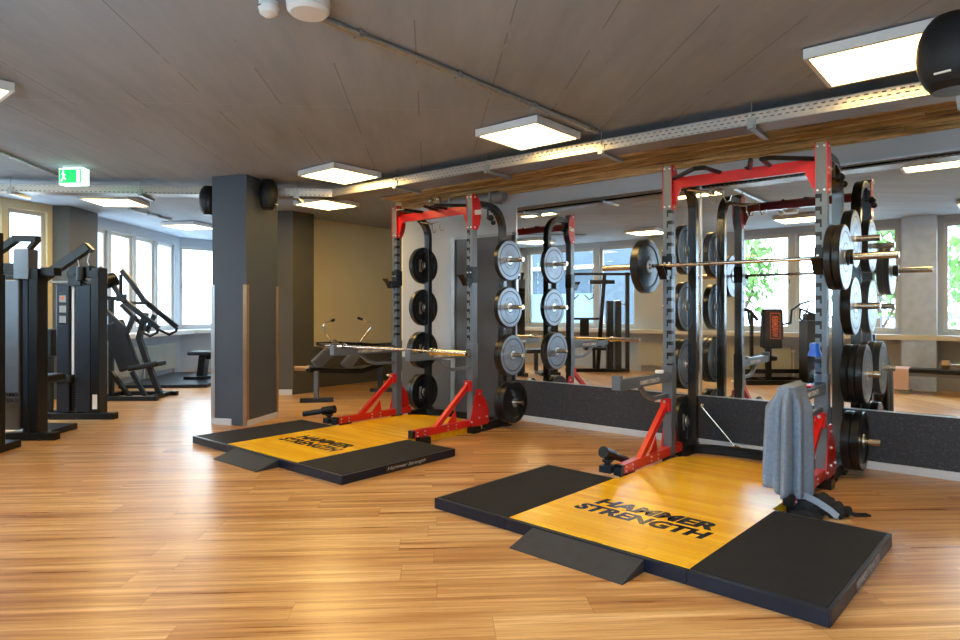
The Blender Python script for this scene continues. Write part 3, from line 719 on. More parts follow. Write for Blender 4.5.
# ---------------------------------------------------------------- racks
PX = 0.58; RYC = 0.55
def rack(x, y, arm_z, label, mine):
    e = empty('power_rack', (x, y, 0))
    for sx in (-1, 1):
        X = sx * PX; b0 = .068
        # front upright with keyed slots on its inner half
        u = MB(); u.box(X - .037, X + .037, 0, .076, b0, 2.48, 0)
        z = .62
        while z < 2.1:
            xi = X - sx * .037
            u.box(min(xi, xi + sx * .030), max(xi, xi + sx * .030), -.0012, .0, z, z + .030, 1)
            u.box(min(xi + sx * .030, xi + sx * .042), max(xi + sx * .030, xi + sx * .042), -.0012, .0, z - .028, z + .030, 1)
            u.box(min(xi, xi - sx * .0012), max(xi, xi - sx * .0012), 0, .045, z, z + .030, 1)
            z += .0915
        u.build('upright', ['steel_grey', 'black'], e, smooth=False)
        # rear tube: arches back from the head and drops to the floor
        pts = [(X, .076, 2.40)] + [(X, .30, 2.40)] + [(X, .30 + .25 * math.sin(a), 2.15 + .25 * math.cos(a)) for a in [PI / 2 * k / 8 for k in range(1, 9)]] + [(X, .55, 1.2), (X, .55, .03)]
        r = MB(); r.rect(pts, .060, .076, up=(1, 0, 0)); r.build('rear_upright', 'black_gloss', e, bevel=0.004)
        s_ = MB(); s_.box(X + .0305, X + .0315, .525, .575, .50, .60); s_.box(X + .0305, X + .0315, .53, .57, .34, .42); s_.build('sticker', 'white_print', r and e, smooth=False)
        # head plates
        hp = MB()
        for s2 in (-1, 1):
            xo = X + s2 * .039
            poly = [(-.006, 2.115), (.076, 2.115), (.115, 2.18), (.135, 2.26), (.135, 2.36), (.105, 2.44), (.06, 2.485), (-.006, 2.485)]
            hp.prism(poly, (xo - .002 if s2 > 0 else xo + .002 - .004, 0, 0), (0, 1, 0), (0, 0, 1), .005)
        hp.build('head_plate', 'red', e, smooth=False)
        def bolt(p, q, r, n=10): MB().cyl(p, q, r, n).build('bolt', 'bolt', e)
        for zz in (2.14, 2.455):
            for xx in (-.022, .022): bolt((X + xx, 0, zz), (X + xx, -.008, zz), .008)
            bolt((X + .043, .03, zz), (X + .052, .03, zz), .010)
        bolt((X + .043, .095, 2.30), (X + .052, .095, 2.30), .010); bolt((X + .043, .03, 2.30), (X + .052, .03, 2.30), .008)
        # crossbeam gusset
        g = MB(); g.prism([(X - sx * .037, 2.37), (X - sx * .037, 2.16), (X - sx * .06, 2.16), (X - sx * .11, 2.28), (X - sx * .11, 2.37)], (0, .03, 0), (1, 0, 0), (0, 0, 1), .008)
        g.build('gusset', 'red', e, smooth=False)
        # foot: floor bar, raking brace, side plate
        f = MB(); f.box(X - .030, X + .030, -.81, .24, b0, b0 + .072); f.build('foot_bar', 'red', e, smooth=False, bevel=0.004)
        for ya in (-.76, -.02): MB().box(X - .035 if sx < 0 else X - .03, X + .03 if sx < 0 else X + .07, ya, ya + .12, 0, b0).build('foot_pad', 'black', e, smooth=False)
        ec = MB(); ec.box(X - .031, X + .031, -.845, -.81, b0, b0 + .074); ec.build('end_cap', 'black', e, smooth=False, bevel=0.003)
        br = MB(); br.bar((X, -.52, b0 + .045), (X, -.025, .50), .044, .05); br.box(X - .038, X + .038, -.05, -.001, .44, .545)
        br.prism([(-.34, b0 + .07), (-.22, b0 + .19), (-.20, b0 + .07)], (X - .006, 0, 0), (0, 1, 0), (0, 0, 1), .012)
        br.build('brace', 'red', e, smooth=False, bevel=0.003)
        xo = X + sx * .039
        poly = [(-.05, b0 + .04), (.045, .40), (.05, .435), (.07, .45), (.13, .45), (.15, .435), (.155, .38), (.19, .35), (.22, .31), (.24, .27), (.255, .22), (.26, .16), (.26, .10), (.25, b0), (.02, b0)]
        pl = MB(); pl.prism(poly, (xo - .004, 0, 0), (0, 1, 0), (0, 0, 1), .008); pl.build('side_plate', 'red', e, smooth=False)
        if sx > 0:
            for (yy, zz) in ((.10, .40), (.10, .28), (.10, .15), (.22, .15), (-.02, .12)): bolt((xo + sx * .004, yy, zz), (xo + sx * .014, yy, zz), .010)
        for yy in (-.78, -.68, -.36, -.24):
            for zz in (b0 + .018, b0 + .052): bolt((X + .030, yy, zz), (X + .037, yy, zz), .008, 8)
        bolt((X, -.05, .52), (X, -.062, .52), .011)
        if sx < 0: MB().cyl((X - .038, -.02, .52), (X - .10, -.02, .52), .014, 10).build('pull_pin', 'bolt', e)
        sb = MB(); sb.box(X - .032, X + .032, .24, .62, 0.0, .085); sb.box(min(X, X + sx * .05), max(X, X + sx * .05), .10, .30, 0.0, .02); sb.box(X - .06, X + .06, .52, .64, 0, .012); sb.build('rear_foot', 'black', e, smooth=False, bevel=0.003)
        # J hook
        zz = 1.56
        j = MB(); j.box(X - .045, X + .045, -.004, .080, zz, zz + .17, 0); j.box(X - .040, X + .040, -.085, -.004, zz + .0, zz + .05, 0)
        j.prism([(-.16, zz + .075), (-.145, zz + .085), (-.075, zz - .03), (-.02, zz - .03), (-.02, zz + .01), (-.085, zz + .01)], (X - .032, 0, 0), (0, 1, 0), (0, 0, 1), .064, 0)
        j.cyl((X + .02, -.004, zz + .11), (X + .02, -.014, zz + .11), .009, 10, 1); j.cyl((X - .02, -.004, zz + .11), (X - .02, -.014, zz + .11), .009, 10, 1)
        j.build('j_hook', ['black' if sx < 9 else 'steel_grey', 'bolt'], e, smooth=False, bevel=0.002)
        # safety spotter arm
        a = arm_z
        s_ = MB(); s_.box(X - .032, X + .032, -.84, .0, a - .072, a); s_.box(X - .036, X + .036, -.88, -.84, a - .066, a + .040)
        s_.rect([(X, -.50, a - .075), (X, -.40, a - .15), (X, -.28, a - .19), (X, .0, a - .19)], .03, .034)
        s_.box(X - .045, X + .045, -.006, .082, a - .30, a + .06)
        ao = s_.build('safety_arm', 'steel_grey', e, smooth=False, bevel=0.003)
        MB().box(X - .026, X + .026, -.83, -.02, a, a + .006).build('wear_strip', 'black', ao, smooth=False)
        lettering('HAMMER STRENGTH', 'white_print', ao, (X + .0325, -.56, a - .055), (0, 1, 0), (0, 0, 1), .34, .034, .01, .2)
        # storage pegs
        for lv in (.275, .79, 1.31, 1.825):
            p = MB(); x0 = X + sx * .038; x1 = X + sx * .285
            p.cyl((X + sx * .028, RYC, lv), (x0 + sx * .012, RYC, lv), .045, 18); p.cyl((x0, RYC, lv), (x1, RYC, lv), .0245, 18)
            p.build('plate_peg', 'chrome', e)
    # rear base and top ties
    rb = MB(); rb.rect([(-PX, .50, .04)] + [(-PX * math.cos(PI * k / 12) * .97, .50 + .13 * math.sin(PI * k / 12), .04) for k in range(1, 12)] + [(PX, .50, .04)], .06, .075); rb.build('base_tie', 'black', e, bevel=0.003)
    cb = MB(); cb.box(-PX + .037, PX - .037, .02, .030, 2.29, 2.375); cb.box(-PX + .037, PX - .037, .030, .06, 2.29, 2.30); cb.box(-PX + .037, PX - .037, .030, .06, 2.365, 2.375)
    cb.build('crossbeam', 'red', e, smooth=False)
    g = MB()
    g.tube([(-PX + .04, .03, 2.375), (-.25, -.24, 2.372), (-.18, -.22, 2.372), (-.15, .05, 2.372)], .017, 10)
    g.build('pull_up_grip', 'black', e)
    g = MB(); g.tube([(PX - .04, .03, 2.375), (.30, -.23, 2.372), (.24, -.22, 2.372), (.22, .05, 2.372)], .017, 10); g.build('pull_up_grip', 'black', e)
    g = MB(); g.tube([(.04, .045, 2.375), (.08, .02, 2.372), (.17, -.25, 2.372)], .017, 10); g.build('pull_up_grip', 'black', e)
    # hanging hooks and swivel knob
    k = MB(); k.tube([(-.38, .42, 2.30), (-.38, .42, 2.24), (-.36, .42, 2.20), (-.33, .42, 2.20), (-.32, .42, 2.24)], .005, 6); k.tube([(-.38, .42, 2.30), (-.30, .42, 2.32), (-.26, .42, 2.30), (-.26, .42, 2.24), (-.24, .42, 2.20), (-.21, .42, 2.21), (-.20, .42, 2.25)], .005, 6)
    k.tube([(-PX, .42, 2.345), (-.38, .42, 2.30)], .012, 8)
    k.build('hook', 'chrome', e)
    k = MB(); k.ball((PX + .07, .26, 2.26), .035, 10); k.cyl((PX + .02, .26, 2.26), (PX + .10, .26, 2.26), .012, 8); k.ball((PX + .09, .28, 2.21), .028, 10); k.cyl((PX + .03, .26, 2.26), (PX + .03, .26, 2.38), .01, 8); k.build('band_knob', 'black', e)
    # landmine pivot
    lm = MB(); X = -PX; b0 = .068
    lm.box(X - .13, X - .033, -.90, -.80, b0 + .01, b0 + .06); lm.box(X - .02, X + .04, -.88, -.845, b0, b0 + .055); lm.cyl((X - .085, -.85, b0 + .06), (X - .085, -.85, b0 + .12), .024, 12); lm.cyl((X - .085, -.85, b0 + .085), (X - .085, -.85, b0 + .10), .04, 14)
    lmo = lm.build('landmine_pivot', 'shroud', e, bevel=0.002)
    p0 = Vector((X - .085, -.85, b0 + .145)); dr = Vector(mine).normalized()
    s_ = MB(); s_.cyl(p0 - dr * .065, p0 + dr * .075, .043, 18); s_.build('landmine_collar', 'black', lmo)
    s_ = MB(); s_.cyl(p0 + dr * .075, p0 + dr * .30, .028, 14); s_.build('landmine_sleeve', 'shroud', lmo)
    tag(e, label, 'power rack', 'red and grey half racks against the mirror wall')
    return e
near = rack(-1.697, 5.08, .757, 'tall red and grey half rack with the loaded barbell on its hooks, nearest', (.02, .95, -.33))
far = rack(-4.985, 5.00, .868, 'tall red and grey half rack with the empty barbell on its safety arms, farther away', (-.80, -.45, -.16))
far_sticker = MB().prism([(.03, 2.27), (.13, 2.285), (.13, 2.335), (.03, 2.32)], (PX + .0445, 0, 0), (0, 1, 0), (0, 0, 1), .001).build('sticker', 'white_print', far, smooth=False)
rod = MB(); rod.tube([(-.50, .55, .44), (-.48, .50, .42), (-.20, .50, .12), (-.17, .54, .10)], .006, 8); rod.ball((-.49, .52, .43), .016, 10); rod.ball((-.19, .52, .11), .014, 10)
rod.build('strut', 'chrome', near)

# ---------------------------------------------------------------- plates
def plate_parts(th, face, logo):
    e = empty('weight_plate')
    R = .225; h = th / 2
    b = MB(); b.lathe([(.026, -h * .9), (.07, -h * .9), (.075, -h * .8), (.165, -h * .8), (.172, -h), (R - .006, -h), (R, -h + .006), (R, h - .006), (R - .006, h), (.172, h), (.165, h * .8), (.075, h * .8), (.07, h * .9), (.026, h * .9), (.026, -h * .9)], (0, 0, 0), (1, 0, 0), 48)
    b.build('rubber_disc', 'plate_black', e)
    if face:  # painted daylight sheen on the side turned to the right
        f = MB(); f.lathe([(.058, h * .8), (.060, h + .001), (.095, h + .001), (.098, h - .004), (.104, h - .004), (.107, h + .001), (.168, h + .001), (.171, h - .004), (.178, h - .004), (.181, h + .0015), (.214, h + .0015), (.219, h - .003)], (0, 0, 0), (1, 0, 0), 48)
        f.build('sheen_face', 'plate_sheen', e)
    hb = MB(); hb.lathe([(.0255, -h * .96), (.05, -h * .96), (.052, -h * .85), (.052, h * .9), (.05, h + .002), (.0255, h + .002), (.0255, -h * .96)], (0, 0, 0), (1, 0, 0), 28)
    hb.build('steel_hub', 'hub', e)
    if logo:
        for sgn in (1,):
            for uu, vv in (((0, 0, 1), (0, 1, 0)),):
                lettering('HAMMER', 'grey_print', e, (h * .8 + .0003, -.10, -.078), (0, 1, 0), (0, 0, 1), .05, .15, .02)
                lettering('STRENGTH', 'grey_print', e, (h * .8 + .0003, .05, -.078), (0, 1, 0), (0, 0, 1), .05, .15, .02)
    return e
protos = {}
def plate(x, y, z, th, face, logo, label, group):
    k = (th, face, logo)
    if k not in protos: o = protos[k] = plate_parts(*k)
    else: o = copy_tree(protos[k])
    o.location = (x, y, z)
    tag(o, label, 'weight plate', group)
    return o
LV = [(.275, 'bottom'), (.79, 'second-lowest'), (1.31, 'second-highest'), (1.825, 'top')]
def stack(rx, ry, side, rname, sname, counts):
    for (lv, ln), (n, th, kind) in zip(LV, counts):
        x = rx + side * (PX + .052)
        for i in range(n):
            last = i == n - 1
            inner = i == 0
            face = (kind == 'g' and (last if side > 0 else inner)); logo = (side < 0 and inner)
            # plates grip the peg: the hole is a whisker smaller than the sleeve so it rests on it
            pos = ('' if n == 1 else ('outermost' if last else 'innermost' if inner else 'middle one'))
            plate(x + side * th / 2, ry + RYC, lv - .001, th, face, logo,
                  '%s weight plate, %s side of %s rack, %s peg%s' % ('sheen-painted black' if face else 'black', sname, rname, ln, '' if n == 1 else ', ' + pos), 'plates stored on the %s rack' % rname)
            x += side * (th + .002)
stack(-1.697, 5.08, 1, 'nearer', 'right', [(2, .062, 'b'), (3, .048, 'g'), (1, .07, 'g'), (1, .07, 'g')])
stack(-1.697, 5.08, -1, 'nearer', 'left', [(2, .05, 'b'), (2, .05, 'g'), (1, .06, 'g'), (1, .06, 'g')])
stack(-4.985, 5.00, 1, 'farther', 'right', [(2, .062, 'b'), (2, .048, 'g'), (1, .055, 'g'), (1, .055, 'g')])
stack(-4.985, 5.00, -1, 'farther', 'left', [(2, .05, 'b'), (2, .05, 'b'), (1, .06, 'b'), (1, .06, 'b')])

# ---------------------------------------------------------------- barbells
def barbell(x, y, z, label):
    e = empty('barbell', (x, y, z))
    s_ = MB(); s_.cyl((-.655, 0, 0), (.655, 0, 0), .0145, 18); s_.build('shaft', 'chrome', e)
    for sg in (-1, 1):
        q = MB(); q.lathe([(.02, 0), (.037, .002), (.037, .03), (.025, .034), (.025, .435), (.021, .44)], (sg * .655, 0, 0), (sg, 0, 0), 22); q.build('sleeve', 'chrome', e)
    tag(e, label, 'barbell', 'steel barbells in the racks')
barbell(-1.726, 4.975, 1.643, 'steel barbell on the hooks of the nearer rack, loaded with plates')
barbell(-4.905, 4.28, .868 + .0205, 'empty steel barbell lying across the safety arms of the farther rack')
plate(-2.381 - .037 - .0, 4.975, 1.642, .072, False, False, 'black bumper plate on the left end of the loaded barbell, deep-rimmed', 'plates on the loaded barbell')
plate(-1.071 + .058, 4.975, 1.642, .048, False, False, 'black weight plate on the right end of the loaded barbell, inner one', 'plates on the loaded barbell')
plate(-1.071 + .108, 4.975, 1.642, .048, True, False, 'sheen-painted black weight plate on the right end of the loaded barbell, outer one', 'plates on the loaded barbell')
cl = empty('barbell_collar', (-1.071 + .160, 4.975, 1.643)); tag(cl, 'black clamp collar on the right sleeve against the sheen-painted plate', 'barbell collar')
m_ = MB(); m_.lathe([(.0255, -.022), (.048, -.022), (.052, -.018), (.052, .018), (.048, .022), (.0255, .022), (.0255, -.022)], (0, 0, 0), (1, 0, 0), 24); m_.build('ring', 'black', cl)
m_ = MB(); m_.rect([(0, -.05, .02), (0, -.075, -.01), (0, -.06, -.06)], .03, .012, up=(1, 0, 0)); m_.build('lever', 'black', cl)

# ---------------------------------------------------------------- towel over the right arm
AX = -1.697 + PX; AZ = .763
NU, NV = 96, 40
# plan of the hanging cloth around the arm end, back left -> front -> back right
WIDE = [(-.05, 4.56), (-.12, 4.50), (-.165, 4.38), (-.155, 4.26), (-.10, 4.17), (-.03, 4.13), (.035, 4.14), (.065, 4.20), (.075, 4.30), (.08, 4.40), (.075, 4.48)]
TIGHT = [(-.040, 4.56), (-.042, 4.50), (-.044, 4.40), (-.044, 4.30), (-.044, 4.21), (-.02, 4.185), (.02, 4.185), (.044, 4.21), (.044, 4.30), (.044, 4.40), (.044, 4.48)]
def along(pl, s_):
    q = s_ * (len(pl) - 1); i = min(int(q), len(pl) - 2); f = q - i; f = f
    return Vector((pl[i][0] * (1 - f) + pl[i + 1][0] * f, pl[i][1] * (1 - f) + pl[i + 1][1] * f, 0))
def towel_pt(s_, v, off=0.0):
    tg = along(TIGHT, s_); wd = along(WIDE, s_)
    if v < 0.1:
        k = v / 0.1
        rg = Vector((0, max(tg.y, 4.20), 0)); p = rg.lerp(tg, k); z = .815 - .012 * k * k
        return Vector((AX + p.x, p.y, z + off))
    L_ = .66 - .10 * max(0, 1 - abs(s_ - .22) / .25) + .045 * max(0, 1 - abs(s_ - .52) / .08) + .03 * math.sin(s_ * 9)
    dz = (v - .1) / .9 * L_
    k = min(1, dz / .16); k = k * k * (3 - 2 * k)
    p = tg.lerp(wd, k * (.75 + .25 * min(1, dz / .5)))
    out = Vector((wd.x * 1.0, wd.y - 4.36, 0)); out = out.normalized() if out.length > 1e-4 else Vector((0, -1, 0))
    am = .003 + .017 * k
    rp = math.sin(s_ * 2 * PI * 5.5 + .7 + dz * 1.2) + .45 * math.sin(s_ * 2 * PI * 12 + 2 + dz * 2)
    deep = -.055 * k * (math.exp(-((s_ - .50) / .022) ** 2) + .8 * math.exp(-((s_ - .64) / .03) ** 2 ) + .4 * math.exp(-((s_ - .30) / .015) ** 2))
    p = p + out * (am * rp + deep + off)
    return Vector((AX + p.x, p.y, .803 - dz))
tw = MB()
tw.add([towel_pt(i / NU, j / NV) for i in range(NU + 1) for j in range(NV + 1)],
       [(i * (NV + 1) + j, (i + 1) * (NV + 1) + j, (i + 1) * (NV + 1) + j + 1, i * (NV + 1) + j + 1) for i in range(NU) for j in range(NV)])
to = tw.build('towel', 'towel')
sd_ = to.modifiers.new('thickness', 'SOLIDIFY'); sd_.thickness = .010; sd_.offset = 0
tag(to, 'blue-grey towel hanging over the right safety arm of the nearer rack', 'towel')
for (va, vb) in ((.925, .94), (.895, .91), (.955, .97)):
    bd = MB(); n_ = int(NU * .48)
    bd.add([towel_pt(i / NU, v, .0065) for i in range(n_ + 1) for v in (va, vb)], [(2 * i, 2 * i + 1, 2 * i + 3, 2 * i + 2) for i in range(n_)])
    bd.build('woven_band', 'towel_band', to)

# things lying at the back edge of the near platform
bagp = [(-.10, 0, .05, .10, .07, .05), (0.0, .02, .06, .10, .08, .058), (.09, -.01, .04, .08, .07, .04), (.15, .02, .03, .05, .05, .03)]
bg_ = empty('belt_bag', (-.955, 4.40, 0.0), .45); bg_.scale = (.80, .80, 1.15); tag(bg_, 'crumpled black belt bag behind the near platform with a pale strap end', 'bag')
m_ = MB()
for (x, y, z, sx_, sy_, sz_) in bagp:
    o = len(m_.v); m_.ball((x, y, z), 1.0, 18, (sx_, sy_, sz_))
    for i in range(o, len(m_.v)):
        v = m_.v[i]; n_ = .006 * math.sin(v[0] * 90 + v[2] * 60) + .005 * math.sin(v[1] * 110 + v[0] * 40); m_.v[i] = (v[0] + n_, v[1] + n_, max(0.0, v[2] + n_))
m_.build('pouch', 'black_cloth', bg_)
m_ = MB(); m_.rect([(-.20, -.01, .10), (-.14, -.06, .115), (-.06, -.075, .09), (.03, -.085, .05), (.08, -.09, .02)], .012, .035); m_.build('pale_strap', 'towel_band', bg_)
m_ = MB(); m_.rect([(.17, .02, .03), (.22, .0, .02), (.26, .03, .015), (.31, .02, .02)], .012, .02); m_.tube([(.29, .0, .018), (.33, .01, .018), (.33, .035, .018), (.29, .03, .018)], .005, 6); m_.build('buckle_strap', 'black', bg_)
sw = MB(); sw.rect([(-.05, 0, .02), (.02, .02, .035), (.07, .01, .02), (.12, .04, .012)], .05, .03)
so_ = sw.build('wrist_wrap', 'black_cloth', None, (-1.055, 4.26, .0), .3, bevel=0.008); tag(so_, 'rolled black wrist wrap on the floor between the rack foot and the belt bag', 'wrist wrap')

# bottle and puck on the arms
bt_ = empty('water_bottle', (-1.697 + PX - .0, 4.90, .763)); tag(bt_, 'clear water bottle with blue cap standing on the right safety arm', 'bottle')
MB().lathe([(.036, 0), (.043, .006), (.043, .10), (.039, .11), (.043, .12), (.043, .19), (.040, .21), (.030, .23), (.026, .25)], (0, 0, 0), (0, 0, 1), 24).build('body', 'bottle', bt_)
MB().lathe([(.044, .195), (.043, .212), (.034, .235), (.032, .24), (.032, .275), (.028, .285), (.0001, .287)], (0, 0, 0), (0, 0, 1), 24).build('cap', 'blue_cap', bt_)
pk = MB(); pk.lathe([(.034, 0), (.036, .003), (.036, .022), (.034, .025), (.0001, .025)], (0, 0, 0), (0, 0, 1), 24)
tag(pk.build('chalk_tub', 'white_plastic', None, (-1.697 - PX, 4.93, .763)), 'small round white tub on the left safety arm of the nearer rack', 'tub')
phn = MB(); phn.rect([(0, -.04, .01), (0, .04, .016)], .09, .012)
tag(phn.build('phone', 'red', None, (-1.697 + PX, 4.64, .763 + .0), 0, bevel=0.003), 'dark red phone case lying on the right safety arm behind the towel', 'phone')

# ---------------------------------------------------------------- strength machines on the left
def quad_tower(e, x0, x1, z0, z1, y0, y1, m, name, bevel=.01):
    return MB().box(x0, x1, y0, y1, z0, z1).build(name, m, e, smooth=False, bevel=bevel)
R_ = 0.706
m1 = empty('cable_machine', (-7.0, 1.50, 0), R_); tag(m1, 'black machine frame cut off by the left picture edge with a white label', 'exercise machine', 'strength machines along the left windows')
quad_tower(m1, -.20, .055, 0.06, 1.60, -.05, .12, 'black', 'frame')
quad_tower(m1, -.45, .07, 0, .07, -.10, .30, 'black', 'base')
quad_tower(m1, -.05, .040, .11, .27, -.053, -.05, 'white_print', 'label_plate', 0)
b = MB(); b.bar((-.3, .05, 1.9), (.05, .03, 1.86), .05, .06); b.box(-.03, .055, -.01, .09, 1.6, 1.97); b.build('pulley_arm', 'black', m1, smooth=False)
b = MB(); b.box(-.5, -.22, .1, .5, .42, .50); b.box(-.4, -.32, .25, .33, .07, .42); b.build('seat', 'pad', m1, smooth=False, bevel=.015)

m2 = empty('lat_machine', (-7.52, 1.87, 0), R_); tag(m2, 'tall machine with a silver weight cover reading HAMMER STRENGTH', 'exercise machine', 'strength machines along the left windows')
o = quad_tower(m2, -.19, -.015, .10, 1.58, -.02, .12, 'shroud_silver', 'weight_cover', .015)
lettering('HAMMER', 'black_print', o, (-.165, -.0208, .428), (1, 0, 0), (0, 0, 1), .145, .04, .02, .1)
lettering('STRENGTH', 'black_print', o, (-.17, -.0208, .372), (1, 0, 0), (0, 0, 1), .15, .04, .02, .1)
quad_tower(m2, .0, .06, .06, 1.70, 0, .14, 'shroud', 'inner_post')
quad_tower(m2, .075, .165, .06, 1.69, -.02, .14, 'black', 'upright')
b = MB(); b.box(-.2, .345, -.04, .05, 0, .075); b.box(-.2, .17, .05, .6, 0, .06); b.cyl((.20, 0, 0), (.20, 0, .012), .05); b.build('base', 'black', m2, smooth=False, bevel=.004)
b = MB(); b.bar((-.34, .03, 1.80), (-.08, .03, 1.98), .07, .07); b.bar((-.10, .03, 1.985), (.14, .03, 1.98), .08, .06); b.bar((.14, .03, 1.985), (.05, .03, 1.88), .06, .04); b.box(-.30, .04, -.03, .10, 1.66, 1.74); b.build('pulley_arm', 'black', m2, smooth=False, bevel=.005)
quad_tower(m2, -.06, .09, 1.58, 1.88, -.04, .10, 'shroud_silver', 'pulley_housing', .008)
b = MB(); b.box(-.20, .165, -.02, .14, 1.58, 1.62); b.box(-.3, -.05, 0, .1, 1.60, 1.655); b.build('head_beam', 'black', m2, smooth=False, bevel=.006)
b = MB(); b.box(.16, .30, .02, .14, 1.62, 1.70); b.build('top_weight_cap', 'black', m2, smooth=False, bevel=.006)
b = MB(); b.box(-.33, -.18, .40, .52, .74, 1.08); b.build('back_pad', 'pad', m2, smooth=False, bevel=.03)
b = MB(); b.box(-.36, -.10, .5, .85, .50, .58); b.build('seat', 'pad', m2, smooth=False, bevel=.03)
b = MB(); b.box(-.28, -.22, .5, .58, .06, 1.0); b.box(-.30, .05, .53, .6, .0, .06); b.build('seat_post', 'black', m2, smooth=False)

m3 = empty('chest_press_machine', (-8.47, 2.64, 0), R_); tag(m3, 'black double-column weight machine between the silver machine and the leaning press', 'exercise machine', 'strength machines along the left windows')
o = quad_tower(m3, -.24, -.085, .08, 1.58, 0, .2, 'shroud', 'left_weight_cover', .012)
pl = MB(); pl.box(-.21, -.11, -.002, 0, 1.10, 1.50, 0)
for k in range(3): pl.box(-.20, -.12, -.003, -.002, 1.13 + k * .12, 1.21 + k * .12, 1)
pl.box(-.175, -.145, -.0035, -.003, 1.40, 1.44, 2)
pl.build('instruction_panel', ['black_print', 'grey_print', 'orange_print'], o, smooth=False)
quad_tower(m3, -.015, .165, .08, 1.58, 0, .2, 'shroud', 'right_weight_cover', .012)
b = MB(); b.cyl((-.065, .08, .08), (-.065, .08, 1.56), .008, 10); b.cyl((-.035, .08, .08), (-.035, .08, 1.56), .008, 10); b.build('guide_rod', 'chrome', m3)
b = MB()
for k in range(14): b.box(-.085, -.015, .04, .16, .10 + k * .028, .124 + k * .028)
b.build('weight_stack', 'black', m3, smooth=False)
quad_tower(m3, -.075, -.045, .52, 1.56, .03, .036, 'white_plastic', 'belt', 0)
o = quad_tower(m3, .18, .275, .04, 1.78, -.02, .16, 'black', 'upright')
quad_tower(m3, .20, .255, .12, .29, -.0215, -.02, 'white_print', 'label_plate', 0)
b = MB(); b.box(-.10, .27, -.03, .12, 1.66, 1.74); b.box(-.09, .06, -.02, .1, 1.56, 1.70); b.box(.06, .17, -.03, .1, 1.72, 1.80); b.cyl((.08, -.04, 1.62), (.08, -.03, 1.78), .05); b.cyl((-.02, -.04, 1.74), (-.02, .08, 1.74), .055); b.build('pulley_block', 'black', m3, smooth=False, bevel=.005)
b = MB(); b.bar((-.42, .05, 1.66), (.12, .05, 2.03), .09, .10); b.bar((.08, .05, 2.05), (.16, .05, 1.97), .06, .05); b.build('raised_arm', 'black', m3, smooth=False, bevel=.006)
b = MB(); b.tube([(-.02, .05, 1.9), (.0, .05, 1.8), (-.04, .05, 1.72)], .006); b.tube([(.12, .05, 1.95), (.10, .05, 1.85), (.14, .05, 1.76)], .006); b.tube([(-.42, .05, 1.61), (.18, .05, 1.61)], .012); b.build('cable', 'galv', m3)
b = MB(); b.box(-.30, .46, -.04, .06, 0, .075); b.box(-.42, -.33, .0, .5, 0, .07); b.box(-.42, -.2, .1, .2, 0, .07); b.build('base', 'black', m3, smooth=False, bevel=.004)
b = MB(); b.box(-.44, .0, -.10, .12 - .14, .44, .52); b.build('leg_roller', 'pad', m3, smooth=False, bevel=.02)
b = MB(); b.box(-.64, -.47, .28, .42, .71, 1.05); b.build('back_pad', 'pad', m3, smooth=False, bevel=.03); b = MB(); b.box(-.66, -.42, .2, .5, .44, .5); b.build('seat', 'pad', m3, smooth=False, bevel=.02)
b = MB(); b.box(-.58, -.53, .35, .40, .0, .8); b.bar((-.42, .0, .46), (-.56, .38, .46), .05, .05); b.build('seat_post', 'black', m3, smooth=False)

m4 = empty('plate_loaded_press', (-9.71, 3.68, 0), R_); tag(m4, 'leaning black plate-loaded press machine with long angled handles by the angled windows', 'exercise machine', 'strength machines along the left windows')
for yy in (-.04, .52):
    b = MB(); b.rect([(-.39, yy, 1.88), (-.22, yy, 1.68), (-.05, yy, 1.42), (.45, yy, 1.02)], .05, .07); b.build('lever_arm', 'black', m4, bevel=.005)
    b = MB(); b.tube([(.45, yy, 1.02), (.43, yy, .96), (.33, yy, .91), (.18, yy, .98)], .019, 10); b.build('handle', 'black', m4)
    b = MB(); b.rect([(-.39, yy, 1.36), (.01, yy, .98), (.11, yy, 1.21)], .05, .055); b.build('link_arm', 'black', m4)
b = MB(); b.rect([(.12, .24, 1.24), (.03, .24, .87), (.12, .24, .60), (.33, .24, .05)], .07, .075); b.build('main_post', 'black', m4, bevel=.004)
b = MB(); b.bar((-.36, .24, 1.10), (-.10, .24, .42), .30, .10, up=(0, 1, 0)); b.build('back_pad', 'pad', m4, smooth=False, bevel=.03)
b = MB(); b.bar((-.08, .24, .43), (.36, .24, .51), .30, .08); b.build('seat', 'pad', m4, smooth=False, bevel=.03)
b = MB(); b.rect([(-.42, .0, 1.50), (-.37, .0, .80), (-.40, .0, .05)], .06, .08); b.bar((-.40, .24, .40), (-.02, .1, .02), .05, .06); b.bar((-.08, .24, .38), (.12, .24, .02), .05, .06)
b.box(-.45, .45, -.10, -.03, 0, .06); b.box(-.45, .45, .50, .57, 0, .06); b.box(-.45, -.38, -.1, .57, 0, .06); b.box(.28, .36, -.1, .57, 0, .06); b.bar((-.38, .24, 1.45), (-.38, .24, .03), .06, .06); b.bar((-.38, -.03, 1.45), (-.38, .52, 1.45), .06, .06); b.bar((0.0, -.04, 1.38), (0.0, .52, 1.38), .045, .045)
b.build('frame', 'black', m4, smooth=False, bevel=.004)
b = MB(); b.cyl((-.05, -.10, 1.48), (-.05, -.10, 1.78), .024); b.box(-.10, 0, -.13, -.04, 1.40, 1.5); b.cyl((-.3, -.12, 1.66), (-.2, .02, 1.72), .10, 18); b.build('weight_horn', 'black', m4)

